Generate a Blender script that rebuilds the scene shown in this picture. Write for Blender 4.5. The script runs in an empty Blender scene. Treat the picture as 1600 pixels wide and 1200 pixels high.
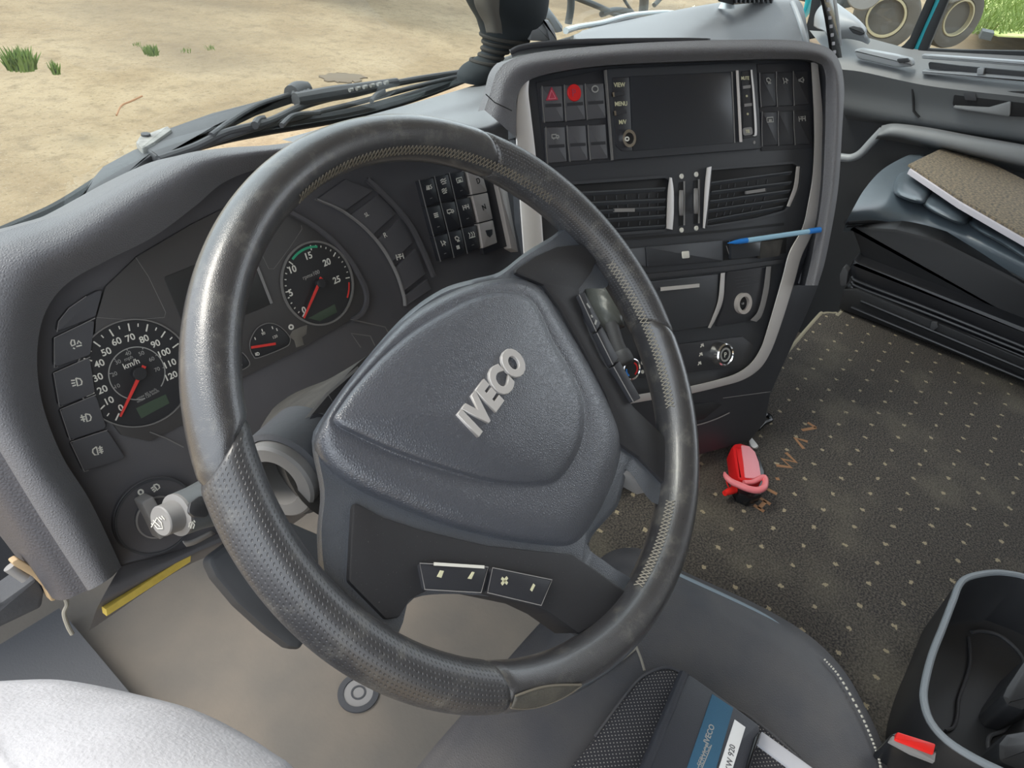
import bpy, bmesh, math, random
from mathutils import Vector as V, Matrix
random.seed(4)
R_ = math.radians
C = bpy.context.scene.collection

# ------------------------------------------------------------------ camera, light, exposure
RIGHT = V((0.6124381, -0.7807954, 0.1236045))
UP = V((0.4266072, 0.4580765, 0.7798540))
FWD = V((0.6655267, 0.4248818, -0.6136365))
CAM = V((-0.362, -0.243, 0.787))
FPX = 1070.0
cd = bpy.data.cameras.new('camera'); co = bpy.data.objects.new('camera', cd); C.objects.link(co)
M = Matrix((RIGHT, UP, -FWD)).transposed().to_4x4(); M.translation = CAM
co.matrix_world = M
cd.sensor_width = 36.0; cd.lens = FPX/1600*36; cd.clip_start = 0.02; cd.clip_end = 300
bpy.context.scene.camera = co
W = bpy.data.worlds.new('sky'); bpy.context.scene.world = W; W.use_nodes = True
bg = W.node_tree.nodes['Background']; bg.inputs[0].default_value = (0.86, 0.93, 1.0, 1); bg.inputs[1].default_value = 1.6
sl = bpy.data.lights.new('sun', 'SUN'); sl.energy = 2.0; sl.angle = R_(25); sl.color = (1, .93, .82)
so = bpy.data.objects.new('sun', sl); C.objects.link(so)
so.rotation_euler = V((0.55, -0.75, -1.4)).to_track_quat('-Z', 'Y').to_euler()
vs = bpy.context.scene.view_settings
vs.view_transform = 'Standard'; vs.look = 'None'; vs.gamma = 1; vs.use_curve_mapping = False
vs.exposure = 0.55

# ------------------------------------------------------------------ materials
def lin(h):
    h = h.lstrip('#'); c = [int(h[i:i+2], 16)/255 for i in (0, 2, 4)]
    return tuple(((x+.055)/1.055)**2.4 if x > .04045 else x/12.92 for x in c)+(1,)
MATS = {}
def mat(name, col, rough=.5, metal=0, grain=0, gscale=900, var=0, vscale=20, col2=None, spec=.5, kind='noise', emit=0, thr=None, coat=0):
    m = bpy.data.materials.new(name); m.use_nodes = True; MATS[name] = m
    nt = m.node_tree; b = nt.nodes['Principled BSDF']
    b.inputs['Base Color'].default_value = lin(col); b.inputs['Roughness'].default_value = rough
    b.inputs['Metallic'].default_value = metal; b.inputs['Specular IOR Level'].default_value = spec
    tc = nt.nodes.new('ShaderNodeTexCoord')
    if grain:
        if kind == 'voro':
            t = nt.nodes.new('ShaderNodeTexVoronoi'); t.feature = 'DISTANCE_TO_EDGE'; o = t.outputs['Distance']
        else:
            t = nt.nodes.new('ShaderNodeTexNoise'); t.inputs['Detail'].default_value = 3; o = t.outputs['Fac']
        t.inputs['Scale'].default_value = gscale; nt.links.new(tc.outputs['Object'], t.inputs['Vector'])
        bp = nt.nodes.new('ShaderNodeBump'); bp.inputs['Strength'].default_value = grain; bp.inputs['Distance'].default_value = .001
        nt.links.new(o, bp.inputs['Height']); nt.links.new(bp.outputs[0], b.inputs['Normal'])
    if var:
        n = nt.nodes.new('ShaderNodeTexNoise'); n.inputs['Scale'].default_value = vscale; n.inputs['Detail'].default_value = 6
        nt.links.new(tc.outputs['Object'], n.inputs['Vector'])
        r = nt.nodes.new('ShaderNodeValToRGB')
        lo, hi = thr or (.5-.25/var if var > 1 else .3, .7)
        r.color_ramp.elements[0].position = lo; r.color_ramp.elements[1].position = hi
        r.color_ramp.elements[0].color = lin(col); r.color_ramp.elements[1].color = lin(col2 or col)
        nt.links.new(n.outputs['Fac'], r.inputs['Fac']); nt.links.new(r.outputs['Color'], b.inputs['Base Color'])
    if coat:
        b.inputs['Coat Weight'].default_value = coat; b.inputs['Coat Roughness'].default_value = .28
    if emit:
        b.inputs['Emission Color'].default_value = lin(col); b.inputs['Emission Strength'].default_value = emit
    return m
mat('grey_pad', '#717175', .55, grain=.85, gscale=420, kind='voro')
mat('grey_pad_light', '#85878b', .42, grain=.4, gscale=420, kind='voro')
mat('dark_plastic', '#57565a', .55, grain=.15, gscale=1500, var=.6, vscale=9, col2='#605e60')
mat('black_plastic', '#323338', .42, grain=.1, gscale=1500)
mat('console_plastic', '#3c3e43', .48, grain=.12, gscale=1500)
mat('button_plastic', '#56565a', .5, grain=.08, gscale=1500)
mat('deep_black', '#1c1d20', .6)
mat('screen', '#33363c', .22)
mat('gloss_black', '#202124', .2)
mat('silver', '#d2cecb', .36, metal=.3)
mat('chrome', '#dcdcdc', .18, metal=1)
mat('silver_key', '#c4bdb8', .45, metal=.3)
mat('print_white', '#e8e6dc', .6)
mat('print_grey', '#a6a6a2', .6)
mat('ivory', '#d9d6b4', .6)
mat('needle_red', '#e8423c', .5)
mat('red', '#e02024', .4)
mat('bright_red', '#f02a24', .4)
mat('hazard_red', '#b83a50', .5)
mat('teal', '#1bb8c8', .3)
mat('green_mark', '#3fae84', .6)
mat('lcd', '#4c5a4c', .35)
mat('bag', '#50535b', .34, grain=.55, gscale=520, kind='voro', spec=1, coat=.35)
mat('hub_soft', '#535860', .36, grain=.45, gscale=560, kind='voro', spec=1, coat=.25)
mat('spoke_trim', '#2e2e31', .5, grain=.15, gscale=2500, kind='noise', var=.6, vscale=900, col2='#7a7874', thr=(.68, .8))
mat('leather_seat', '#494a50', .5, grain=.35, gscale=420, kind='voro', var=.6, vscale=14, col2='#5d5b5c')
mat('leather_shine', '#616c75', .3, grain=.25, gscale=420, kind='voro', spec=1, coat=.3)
mat('seat_shell', '#222326', .5, grain=.2, gscale=600)
mat('thread', '#948f84', .8)
mat('pale_thread', '#c9c5ba', .8)
mat('rubber_floor', '#6c6761', .8, grain=.4, gscale=120, var=.8, vscale=7, col2='#7d746a')
mat('rubber', '#45464a', .6, grain=.3, gscale=300)
mat('cloth', '#cbc9cd', .95, grain=.5, gscale=420, var=.5, vscale=30, col2='#bcbabe')
mat('yellow', '#d0b755', .6, var=.5, vscale=80, col2='#bba248')
mat('grey_shroud', '#383634', .6, grain=.3, gscale=900, var=.6, vscale=60, col2='#4a4743')
mat('ring_white', '#7d7b79', .5, var=.5, vscale=30, col2='#7f7d7b')
mat('ring_grey', '#8e8c8b', .5)
mat('door_grey', '#8a8d90', .5, grain=.3, gscale=500, kind='voro')
mat('door_light', '#a3a8ae', .4, grain=.15, gscale=500)
mat('door_dark', '#3a3c40', .6)
mat('board_top', '#8f8069', .9, grain=.6, gscale=160, var=.9, vscale=160, col2='#625b53', thr=(.4, .6))
mat('board_under', '#d4cfd6', .8)
mat('blue_band', '#386480', .55, grain=.3, gscale=700, kind='voro')
mat('folder_black', '#3d3f46', .42, grain=.2, gscale=600, kind='voro')
mat('paper', '#eeeeee', .7)
mat('strap_pale', '#c2c2c8', .8)
mat('pen_blue', '#2f86e0', .3)
mat('pen_light', '#a8d4ee', .25)
mat('pink', '#f0858c', .4)
mat('label_pink', '#ec9aa6', .5)
mat('rust', '#a07858', .9)
mat('mat_edge', '#8e8878', .95)
mat('tyre', '#57534d', .9, grain=.3, gscale=60)
mat('wheel_rim', '#a89f82', .7)
mat('truck_grey', '#7c7e7c', .6)
mat('truck_dark', '#4c5052', .7)
mat('pillar_black', '#1d2125', .6)
mat('brown_mat', '#5b4d46', .9)
mat('copper', '#b0906c', .5)
mat('sock_black', '#2a3034', .8)
mat('sock_grey', '#5a5650', .85)
mat('cluster_face', '#4c4a4a', .4, var=.5, vscale=6, col2='#525050')
mat('dial', '#343436', .45)
mat('dial_edge', '#7c7a78', .4)
mat('screen_dim', '#3a3a3a', .3)
mat('tape', '#75716a', .5)
mat('boot_leather', '#4c4f4e', .35, grain=.3, gscale=300)
mat('door_dark2', '#74777a', .55, grain=.2, gscale=700)
mat('seat_gloss', '#26272b', .3)
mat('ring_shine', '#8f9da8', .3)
mat('cup_black', '#2e2f32', .42)
mat('rim_grey', '#8b9298', .45, grain=.3, gscale=1200)
mat('ink', '#55565a', .7)
mat('tan', '#b59b78', .6)
mat('wiper_dark', '#4d4d50', .55)
mat('worn_metal', '#a9a6a2', .5, var=.6, vscale=90, col2='#7c7874')
mat('white_plastic', '#d3dde2', .4)
mat('grass', '#6b7f3c', .8)
mat('grass_far', '#9fae58', .9, var=.8, vscale=1.5, col2='#d6d49a')
mat('damp', '#6f6252', .9)
mat('damp2', '#a8947a', .95)
mat('field_grey', '#8d9488', .7)
mat('strip_leather', '#504f54', .5, grain=.7, gscale=300, kind='voro')
mat('stalk_grey', '#6c7073', .45, grain=.1, gscale=900)
mat('worn_patch', '#454441', .5, grain=.4, gscale=400, kind='voro', var=.6, vscale=60, col2='#5b5850')
mat('sock_rib', '#3f3d3a', .85)
mat('rim_dust_shade', '#6b6350', .85)  # dust colour, darkened for the shade inside the dished wheel
mat('patch_edge', '#6d675c', .8)
mat('slat_plastic', '#4b4e53', .4)
mat('headliner', '#b8b4ae', .95)

def nodemat(name):
    m = bpy.data.materials.new(name); m.use_nodes = True; MATS[name] = m
    return m, m.node_tree, m.node_tree.nodes['Principled BSDF']
def math_node(nt, op, a, b=None):
    n = nt.nodes.new('ShaderNodeMath'); n.operation = op
    for i, x in enumerate((a, b)):
        if x is None: continue
        if isinstance(x, (int, float)): n.inputs[i].default_value = x
        else: nt.links.new(x, n.inputs[i])
    return n.outputs[0]
def mixcol(nt, fac, a, b):
    n = nt.nodes.new('ShaderNodeMix'); n.data_type = 'RGBA'
    nt.links.new(fac, n.inputs[0])
    for i, x in ((6, a), (7, b)):
        if isinstance(x, tuple): n.inputs[i].default_value = x
        else: nt.links.new(x, n.inputs[i])
    return n.outputs[2]
LAT = 0.05                                   # carpet dot spacing
OX, OY = 0.5603, -0.2097
def carpet_material():
    m, nt, b = nodemat('carpet'); b.inputs['Roughness'].default_value = .95
    tc = nt.nodes.new('ShaderNodeTexCoord'); sp = nt.nodes.new('ShaderNodeSeparateXYZ'); nt.links.new(tc.outputs['Object'], sp.inputs[0])
    wob = nt.nodes.new('ShaderNodeTexNoise'); wob.inputs['Scale'].default_value = 260; nt.links.new(tc.outputs['Object'], wob.inputs['Vector'])
    wv = math_node(nt, 'MULTIPLY', math_node(nt, 'SUBTRACT', wob.outputs['Fac'], .5), .010)
    def cell(o, off):
        f = math_node(nt, 'FRACT', math_node(nt, 'ADD', math_node(nt, 'DIVIDE', math_node(nt, 'SUBTRACT', o, off), LAT), 100.5))
        return math_node(nt, 'MULTIPLY', math_node(nt, 'SUBTRACT', f, .5), LAT)
    x = cell(sp.outputs[0], OX); y = cell(sp.outputs[1], OY)
    d = math_node(nt, 'SQRT', math_node(nt, 'ADD', math_node(nt, 'MULTIPLY', x, x), math_node(nt, 'MULTIPLY', y, y)))
    dot = math_node(nt, 'LESS_THAN', math_node(nt, 'ADD', d, wv), 0.0036)
    n = nt.nodes.new('ShaderNodeTexNoise'); n.inputs['Scale'].default_value = 330; n.inputs['Detail'].default_value = 5; nt.links.new(tc.outputs['Object'], n.inputs['Vector'])
    n2 = nt.nodes.new('ShaderNodeTexNoise'); n2.inputs['Scale'].default_value = 6; n2.inputs['Detail'].default_value = 5; nt.links.new(tc.outputs['Object'], n2.inputs['Vector'])
    r = nt.nodes.new('ShaderNodeValToRGB'); r.color_ramp.elements[0].position = .38; r.color_ramp.elements[1].position = .66
    r.color_ramp.elements[0].color = lin('#2f2d2e'); r.color_ramp.elements[1].color = lin('#625c55'); nt.links.new(n.outputs['Fac'], r.inputs[0])
    r2 = nt.nodes.new('ShaderNodeValToRGB'); r2.color_ramp.elements[0].position = .52; r2.color_ramp.elements[1].position = .75
    r2.color_ramp.elements[0].color = (0, 0, 0, 1); r2.color_ramp.elements[1].color = (.35, .35, .35, 1); nt.links.new(n2.outputs['Fac'], r2.inputs[0])
    c = mixcol(nt, r2.outputs[0], r.outputs[0], lin('#8a8474'))
    c = mixcol(nt, dot, c, lin('#a2967e'))
    nt.links.new(c, b.inputs['Base Color'])
    bp = nt.nodes.new('ShaderNodeBump'); bp.inputs['Strength'].default_value = .8; bp.inputs['Distance'].default_value = .002
    nt.links.new(n.outputs['Fac'], bp.inputs['Height']); nt.links.new(bp.outputs[0], b.inputs['Normal'])
carpet_material()
def ground_material():
    m, nt, b = nodemat('dirt'); b.inputs['Roughness'].default_value = .95
    tc = nt.nodes.new('ShaderNodeTexCoord')
    def noise(s, d=6):
        n = nt.nodes.new('ShaderNodeTexNoise'); n.inputs['Scale'].default_value = s; n.inputs['Detail'].default_value = d
        nt.links.new(tc.outputs['Object'], n.inputs['Vector']); return n.outputs['Fac']
    def ramp(f, p0, p1, c0, c1):
        r = nt.nodes.new('ShaderNodeValToRGB'); r.color_ramp.elements[0].position = p0; r.color_ramp.elements[1].position = p1
        r.color_ramp.elements[0].color = c0; r.color_ramp.elements[1].color = c1; nt.links.new(f, r.inputs[0]); return r.outputs[0]
    c = ramp(noise(.9), .35, .65, lin('#8d795d'), lin('#a08d70'))
    c = mixcol(nt, ramp(noise(5), .5, .68, (0, 0, 0, 1), (.5, .5, .5, 1)), c, lin('#74634c'))
    c = mixcol(nt, ramp(noise(22), .56, .70, (0, 0, 0, 1), (.6, .6, .6, 1)), c, lin('#66573f'))
    c = mixcol(nt, ramp(noise(55), .60, .70, (0, 0, 0, 1), (.6, .6, .6, 1)), c, lin('#b5aa95'))
    c = mixcol(nt, ramp(noise(.22, 4), .52, .66, (0, 0, 0, 1), (.75, .75, .75, 1)), c, lin('#6f5f4a'))
    nt.links.new(c, b.inputs['Base Color'])
    bp = nt.nodes.new('ShaderNodeBump'); bp.inputs['Strength'].default_value = .6; bp.inputs['Distance'].default_value = .05
    nt.links.new(noise(10), bp.inputs['Height']); nt.links.new(bp.outputs[0], b.inputs['Normal'])
ground_material()
def glass_material():
    m = bpy.data.materials.new('glass'); m.use_nodes = True; MATS['glass'] = m; nt = m.node_tree
    nt.nodes.remove(nt.nodes['Principled BSDF'])
    t = nt.nodes.new('ShaderNodeBsdfTransparent'); t.inputs[0].default_value = (.93, .96, .95, 1)
    g = nt.nodes.new('ShaderNodeBsdfGlossy'); g.inputs['Roughness'].default_value = .02
    x = nt.nodes.new('ShaderNodeMixShader'); x.inputs[0].default_value = .05
    nt.links.new(t.outputs[0], x.inputs[1]); nt.links.new(g.outputs[0], x.inputs[2])
    nt.links.new(x.outputs[0], nt.nodes['Material Output'].inputs[0])
glass_material()
def rim_material(name, perforated, col='#39393c', worn='#6c6a65', rough=.3):
    m, nt, b = nodemat(name); b.inputs['Roughness'].default_value = rough; b.inputs['Specular IOR Level'].default_value = 1; b.inputs['Coat Weight'].default_value = .2 if perforated else .7; b.inputs['Coat Roughness'].default_value = .2
    tc = nt.nodes.new('ShaderNodeTexCoord'); b.inputs['Base Color'].default_value = lin(col)
    n = nt.nodes.new('ShaderNodeTexNoise'); n.inputs['Scale'].default_value = 55; n.inputs['Detail'].default_value = 10; n.inputs['Roughness'].default_value = .7
    nt.links.new(tc.outputs['Object'], n.inputs['Vector'])
    r = nt.nodes.new('ShaderNodeValToRGB'); r.color_ramp.elements[0].position = .52; r.color_ramp.elements[1].position = .8
    r.color_ramp.elements[0].color = lin(col); r.color_ramp.elements[1].color = lin(worn); nt.links.new(n.outputs['Fac'], r.inputs[0])
    nt.links.new(r.outputs[0], b.inputs['Base Color'])
    rr = nt.nodes.new('ShaderNodeMapRange'); rr.inputs[3].default_value = rough-.06; rr.inputs[4].default_value = rough+.25; nt.links.new(n.outputs['Fac'], rr.inputs[0]); nt.links.new(rr.outputs[0], b.inputs['Roughness'])
    bp = nt.nodes.new('ShaderNodeBump'); bp.inputs['Distance'].default_value = .001
    if perforated:
        sp = nt.nodes.new('ShaderNodeSeparateXYZ'); nt.links.new(tc.outputs['UV'], sp.inputs[0])
        a = math_node(nt, 'SUBTRACT', math_node(nt, 'FRACT', math_node(nt, 'MULTIPLY', sp.outputs[0], 420)), .5)
        c = math_node(nt, 'SUBTRACT', math_node(nt, 'FRACT', math_node(nt, 'MULTIPLY', sp.outputs[1], 36)), .5)
        d = math_node(nt, 'SQRT', math_node(nt, 'ADD', math_node(nt, 'MULTIPLY', a, a), math_node(nt, 'MULTIPLY', c, c)))
        s = nt.nodes.new('ShaderNodeMapRange'); s.inputs[1].default_value = .12; s.inputs[2].default_value = .26; nt.links.new(d, s.inputs[0])
        nt.links.new(s.outputs[0], bp.inputs['Height']); bp.inputs['Strength'].default_value = .55
    else:
        v = nt.nodes.new('ShaderNodeTexVoronoi'); v.feature = 'DISTANCE_TO_EDGE'; v.inputs['Scale'].default_value = 900; nt.links.new(tc.outputs['Object'], v.inputs['Vector'])
        nt.links.new(v.outputs['Distance'], bp.inputs['Height']); bp.inputs['Strength'].default_value = .25
    nt.links.new(bp.outputs[0], b.inputs['Normal'])
rim_material('rim_smooth', False, rough=.24)
rim_material('rim_grip', True, rough=.34)
def weave_material():
    m, nt, b = nodemat('seat_weave'); b.inputs['Roughness'].default_value = .9
    tc = nt.nodes.new('ShaderNodeTexCoord'); sp = nt.nodes.new('ShaderNodeSeparateXYZ'); nt.links.new(tc.outputs['Object'], sp.inputs[0])
    a = math_node(nt, 'SINE', math_node(nt, 'MULTIPLY', math_node(nt, 'ADD', sp.outputs[0], sp.outputs[1]), 1250))
    c = math_node(nt, 'SINE', math_node(nt, 'MULTIPLY', math_node(nt, 'SUBTRACT', sp.outputs[0], sp.outputs[1]), 1250))
    f = math_node(nt, 'GREATER_THAN', math_node(nt, 'MULTIPLY', a, c), .42)
    f2 = math_node(nt, 'MULTIPLY', f, math_node(nt, 'GREATER_THAN', a, 0))
    nt.links.new(mixcol(nt, f2, lin('#35353a'), lin('#9a9690')), b.inputs['Base Color'])
weave_material()

# ------------------------------------------------------------------ points in the cab
# The photograph's own camera was recovered from the carpet's dot lattice; ray() turns a photo pixel into a
# direction, and every point is then placed on the real surface it lies on (a panel plane, a seat height, a wall).
def ray(x, y): return RIGHT*((x-800)/FPX) + UP*((600-y)/FPX) + FWD
def ax(i, val, x, y):
    d = ray(x, y); return CAM + d*((val-CAM[i])/d[i])
def X_(v, x, y): return ax(0, v, x, y)
def Y_(v, x, y): return ax(1, v, x, y)
def Z_(v, x, y): return ax(2, v, x, y)
class Plane:
    def __init__(s, o, yaw, tilt):
        y, t = R_(yaw), R_(tilt); s.o = V(o)
        s.n = V((-math.sin(y)*math.cos(t), -math.cos(y)*math.cos(t), math.sin(t)))
        s.u = V((math.cos(y), -math.sin(y), 0)); s.v = s.n.cross(s.u)
    def at(s, px, h=0):
        d = ray(*px); return CAM + d*((s.o+s.n*h-CAM).dot(s.n)/d.dot(s.n))
    def st(s, px, h=0):
        p = s.at(px, h)-s.o; return (p.dot(s.u), p.dot(s.v))
    def w(s, a, b, h=0): return s.o + s.u*a + s.v*b + s.n*h
PW = Plane((0, 0, .442), 0, 48.2)                       # steering wheel
PC = Plane((.131, .391, .312), 0, 25.4)                 # instrument panel
PK = Plane(CAM+ray(845, 132)*.88, 22, 27)               # centre console face
PF = Plane((0, 0, 0), 0, 90)                            # carpeted floor
PF.u, PF.v, PF.n = V((1, 0, 0)), V((0, 1, 0)), V((0, 0, 1))
def hplane(z):
    p = Plane((0, 0, z), 0, 90); p.u, p.v, p.n = V((1, 0, 0)), V((0, 1, 0)), V((0, 0, 1)); return p

# ------------------------------------------------------------------ mesh helpers
def cr(pts, n, closed=False):
    pts = [V(p) for p in pts]; m = len(pts)
    if m == 1: return [pts[0].copy() for _ in range(n)]
    segs = m if closed else m-1
    def g(i):
        if closed: return pts[i % m]
        if i < 0: return pts[0]*2-pts[1]
        if i >= m: return pts[-1]*2-pts[-2]
        return pts[i]
    out = []
    for k in range(n):
        t = k*segs/(n if closed else n-1); i = min(int(t), segs-1); f = t-i
        a, b, c, d = g(i-1), g(i), g(i+1), g(i+2)
        out.append(.5*((2*b)+(c-a)*f+(2*a-5*b+4*c-d)*f*f+(3*b-a-3*c+d)*f**3))
    return out
def arc_resample(pts, n, closed=True):
    fine = cr(pts, max(400, n*6), closed)
    if closed: fine = fine+[fine[0]]
    L = [0]
    for a, b in zip(fine, fine[1:]): L.append(L[-1]+(b-a).length)
    out = []; j = 0
    for k in range(n):
        t = L[-1]*k/(n if closed else n-1)
        while j < len(L)-2 and L[j+1] < t: j += 1
        f = (t-L[j])/max(1e-9, L[j+1]-L[j]); out.append(fine[j].lerp(fine[j+1], min(1, max(0, f))))
    return out
def rounded(poly, r, seg=5):
    """poly: list of 2-D points; r: radius or list"""
    out = []; m = len(poly)
    for i, p in enumerate(poly):
        rr = r[i] if isinstance(r, (list, tuple)) else r
        p = V(p); a = V(poly[i-1]); b = V(poly[(i+1) % m])
        da, db = (a-p), (b-p); la, lb = da.length, db.length
        if rr <= 0 or la < 1e-9 or lb < 1e-9: out.append(p); continue
        da /= la; db /= lb
        ang = da.angle(db)
        if ang > 3.1: out.append(p); continue
        t = min(rr/max(1e-6, math.tan(ang/2)), la*.48, lb*.48)
        s, e = p+da*t, p+db*t
        for k in range(seg+1):
            f = k/seg; out.append(s*(1-f)**2+p*2*f*(1-f)+e*f*f)
    return out
def inset(poly, d):
    m = len(poly); area = sum(poly[i-1].x*poly[i].y-poly[i].x*poly[i-1].y for i in range(m))
    sg = 1 if area > 0 else -1; out = []
    for i, p in enumerate(poly):
        a, b = poly[i-1], poly[(i+1) % m]
        e1, e2 = (p-a), (b-p)
        n = V((0, 0))
        for e in (e1, e2):
            if e.length > 1e-9: n += V((-e.y, e.x)).normalized()*sg
        if n.length > 1e-9: n.normalize()
        out.append(p+n*d)
    return out
class MB:
    def __init__(s): s.bm = bmesh.new(); s.uv = None
    def face(s, vs):
        try: return s.bm.faces.new(vs)
        except ValueError: return None
    def rows(s, rows, closed_u=False, closed_v=False, cap0=False, cap1=False):
        g = [[s.bm.verts.new(p) for p in r] for r in rows]
        m = len(g); n = len(g[0])
        for i in range(m if closed_v else m-1):
            for j in range(n if closed_u else n-1):
                s.face([g[i][j], g[i][(j+1) % n], g[(i+1) % m][(j+1) % n], g[(i+1) % m][j]])
        if cap0: s.face(g[0])
        if cap1: s.face(list(reversed(g[-1])))
        return s
    def surf(s, rows, nu=40, nv=24, closed_u=False):
        a = [cr(r, nu, closed_u) for r in rows]
        cols = [cr([a[i][j] for i in range(len(a))], nv) for j in range(nu)]
        return s.rows([[cols[j][i] for j in range(nu)] for i in range(nv)], closed_u=closed_u)
    def loops(s, loops, n=64, cap0=True, cap1=True, sub=0):
        a = [arc_resample(l, n) for l in loops]
        if sub:
            cols = [cr([l[j] for l in a], sub) for j in range(n)]
            a = [[cols[j][i] for j in range(n)] for i in range(sub)]
        return s.rows(a, closed_u=True, cap0=cap0, cap1=cap1)
    def prism(s, pl, px, h0, h1, r=0, bev=.0006, seg=5, flat=False):
        st = [V(p) for p in (px if flat else [pl.st(p, h1) for p in px])]
        st = rounded(st, r, seg) if r else st
        b = min(bev, abs(h1-h0)*.5)
        ins = inset(st, b); md = inset(st, b*.3)
        R = [[pl.w(p.x, p.y, h0) for p in st], [pl.w(p.x, p.y, h1-b) for p in st], [pl.w(p.x, p.y, h1-b*.3) for p in md], [pl.w(p.x, p.y, h1) for p in ins]]
        return s.rows(R, closed_u=True, cap0=True, cap1=True)
    def hull(s, pts0, pts1): return s.rows([pts0, pts1], closed_u=True, cap0=True, cap1=True)
    def ribbon(s, pl, px, w, h=.0004, closed=False, smooth=0, raw=None, th=.0003):
        p = [V(a) for a in (raw if raw is not None else [pl.st(q, h) for q in px])]
        if smooth: p = [V((q.x, q.y)) for q in cr([V((a.x, a.y, 0)) for a in p], smooth, closed)]
        L, Rr = [], []; m = len(p)
        for i in range(m):
            a = p[i-1] if (i or closed) else p[i]; b = p[(i+1) % m] if (i < m-1 or closed) else p[i]
            d = b-a
            if d.length < 1e-9: d = V((1, 0))
            d.normalize(); n = V((-d.y, d.x))*w/2
            L.append(p[i]+n); Rr.append(p[i]-n)
        up = [[pl.w(q.x, q.y, h) for q in L], [pl.w(q.x, q.y, h) for q in Rr]]
        dn = [[pl.w(q.x, q.y, h-th) for q in Rr], [pl.w(q.x, q.y, h-th) for q in L]]
        return s.rows([up[0], up[1], dn[0], dn[1]], closed_u=closed, closed_v=True)
    def tube(s, pts, r, n=12, sub=0, cap=True, closed=False, sx=1, upv=None):
        rr = list(r) if isinstance(r, (list, tuple)) else [r]*len(pts)
        pts = [V(p) for p in pts]
        if sub:
            q = cr(pts, sub, closed); m = len(pts)
            rs = cr([V((a, 0, 0)) for a in rr], sub, closed); rr = [a.x for a in rs]; pts = q
        rows = []; m = len(pts); up = V(upv) if upv else None
        for i in range(m):
            a = pts[i-1] if (i or closed) else pts[i]; b = pts[(i+1) % m] if (i < m-1 or closed) else pts[i]
            d = (b-a).normalized()
            if up is None: up = V((0, 0, 1)) if abs(d.z) < .9 else V((1, 0, 0))
            x = d.cross(up).normalized(); y = x.cross(d)
            if not upv: up = y
            rows.append([pts[i]+(x*math.cos(2*math.pi*k/n)*sx+y*math.sin(2*math.pi*k/n))*max(1e-5, rr[i]) for k in range(n)])
        return s.rows(rows, closed_u=True, closed_v=closed, cap0=cap and not closed, cap1=cap and not closed)
    def lathe(s, o, axis, prof, n=40, ref=None, cap0=True, cap1=True):
        axis = V(axis).normalized(); x = axis.cross(V(ref) if ref else (V((0, 0, 1)) if abs(axis.z) < .9 else V((1, 0, 0)))).normalized(); y = axis.cross(x)
        return s.rows([[V(o)+axis*h+(x*math.cos(2*math.pi*k/n)+y*math.sin(2*math.pi*k/n))*max(r, 1e-5) for k in range(n)] for r, h in prof], closed_u=True, cap0=cap0, cap1=cap1)
    def box(s, o, ex, ey, ez, bev=0):
        o, ex, ey, ez = V(o), V(ex), V(ey), V(ez)
        b = [o, o+ex, o+ex+ey, o+ey]
        return s.rows([b, [p+ez for p in b]], closed_u=True, cap0=True, cap1=True)
    def build(s, name, m, parent=None, smooth=30, solid=0, sub=0, off=-1, bevel=0):
        bmesh.ops.recalc_face_normals(s.bm, faces=s.bm.faces)
        me = bpy.data.meshes.new(name); s.bm.to_mesh(me); s.bm.free()
        me.materials.append(MATS[m])
        for p in me.polygons: p.use_smooth = True
        me.set_sharp_from_angle(angle=R_(smooth))
        o = bpy.data.objects.new(name, me); C.objects.link(o)
        if parent: put(o, parent)
        if solid:
            q = o.modifiers.new('thickness', 'SOLIDIFY'); q.thickness = solid; q.offset = off
        if bevel:
            q = o.modifiers.new('bevel', 'BEVEL'); q.width = bevel; q.segments = 3; q.limit_method = 'ANGLE'; q.angle_limit = R_(40)
        if sub:
            q = o.modifiers.new('smooth', 'SUBSURF'); q.levels = sub; q.render_levels = sub
        return o
def put(o, parent):
    t = parent.matrix_basis.copy(); q = parent
    while q.parent: t = q.parent.matrix_basis @ q.matrix_parent_inverse @ t; q = q.parent
    o.parent = parent; o.matrix_parent_inverse = t.inverted()
def tag(o, label, cat=None, group=None, kind=None):
    if label: o['label'] = label
    if cat: o['category'] = cat
    if group: o['group'] = group
    if kind: o['kind'] = kind
    return o
def thing(name, loc, label, cat, group=None):
    o = bpy.data.objects.new(name, None); o.empty_display_size = .02; o.location = V(loc); C.objects.link(o)
    return tag(o, label, cat, group)
def struct(o): o['kind'] = 'structure'; return o
def text_mesh(s, bold=0, extrude=0, bevel=0, spacing=1):
    cu = bpy.data.curves.new('t', 'FONT'); cu.body = s; cu.offset = bold; cu.extrude = extrude; cu.bevel_depth = bevel; cu.space_character = spacing
    cu.resolution_u = 4
    ob = bpy.data.objects.new('t', cu); C.objects.link(ob)
    dg = bpy.context.evaluated_depsgraph_get(); dg.update()
    me = bpy.data.meshes.new_from_object(ob.evaluated_get(dg)); bpy.data.objects.remove(ob); bpy.data.curves.remove(cu)
    return me
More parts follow.
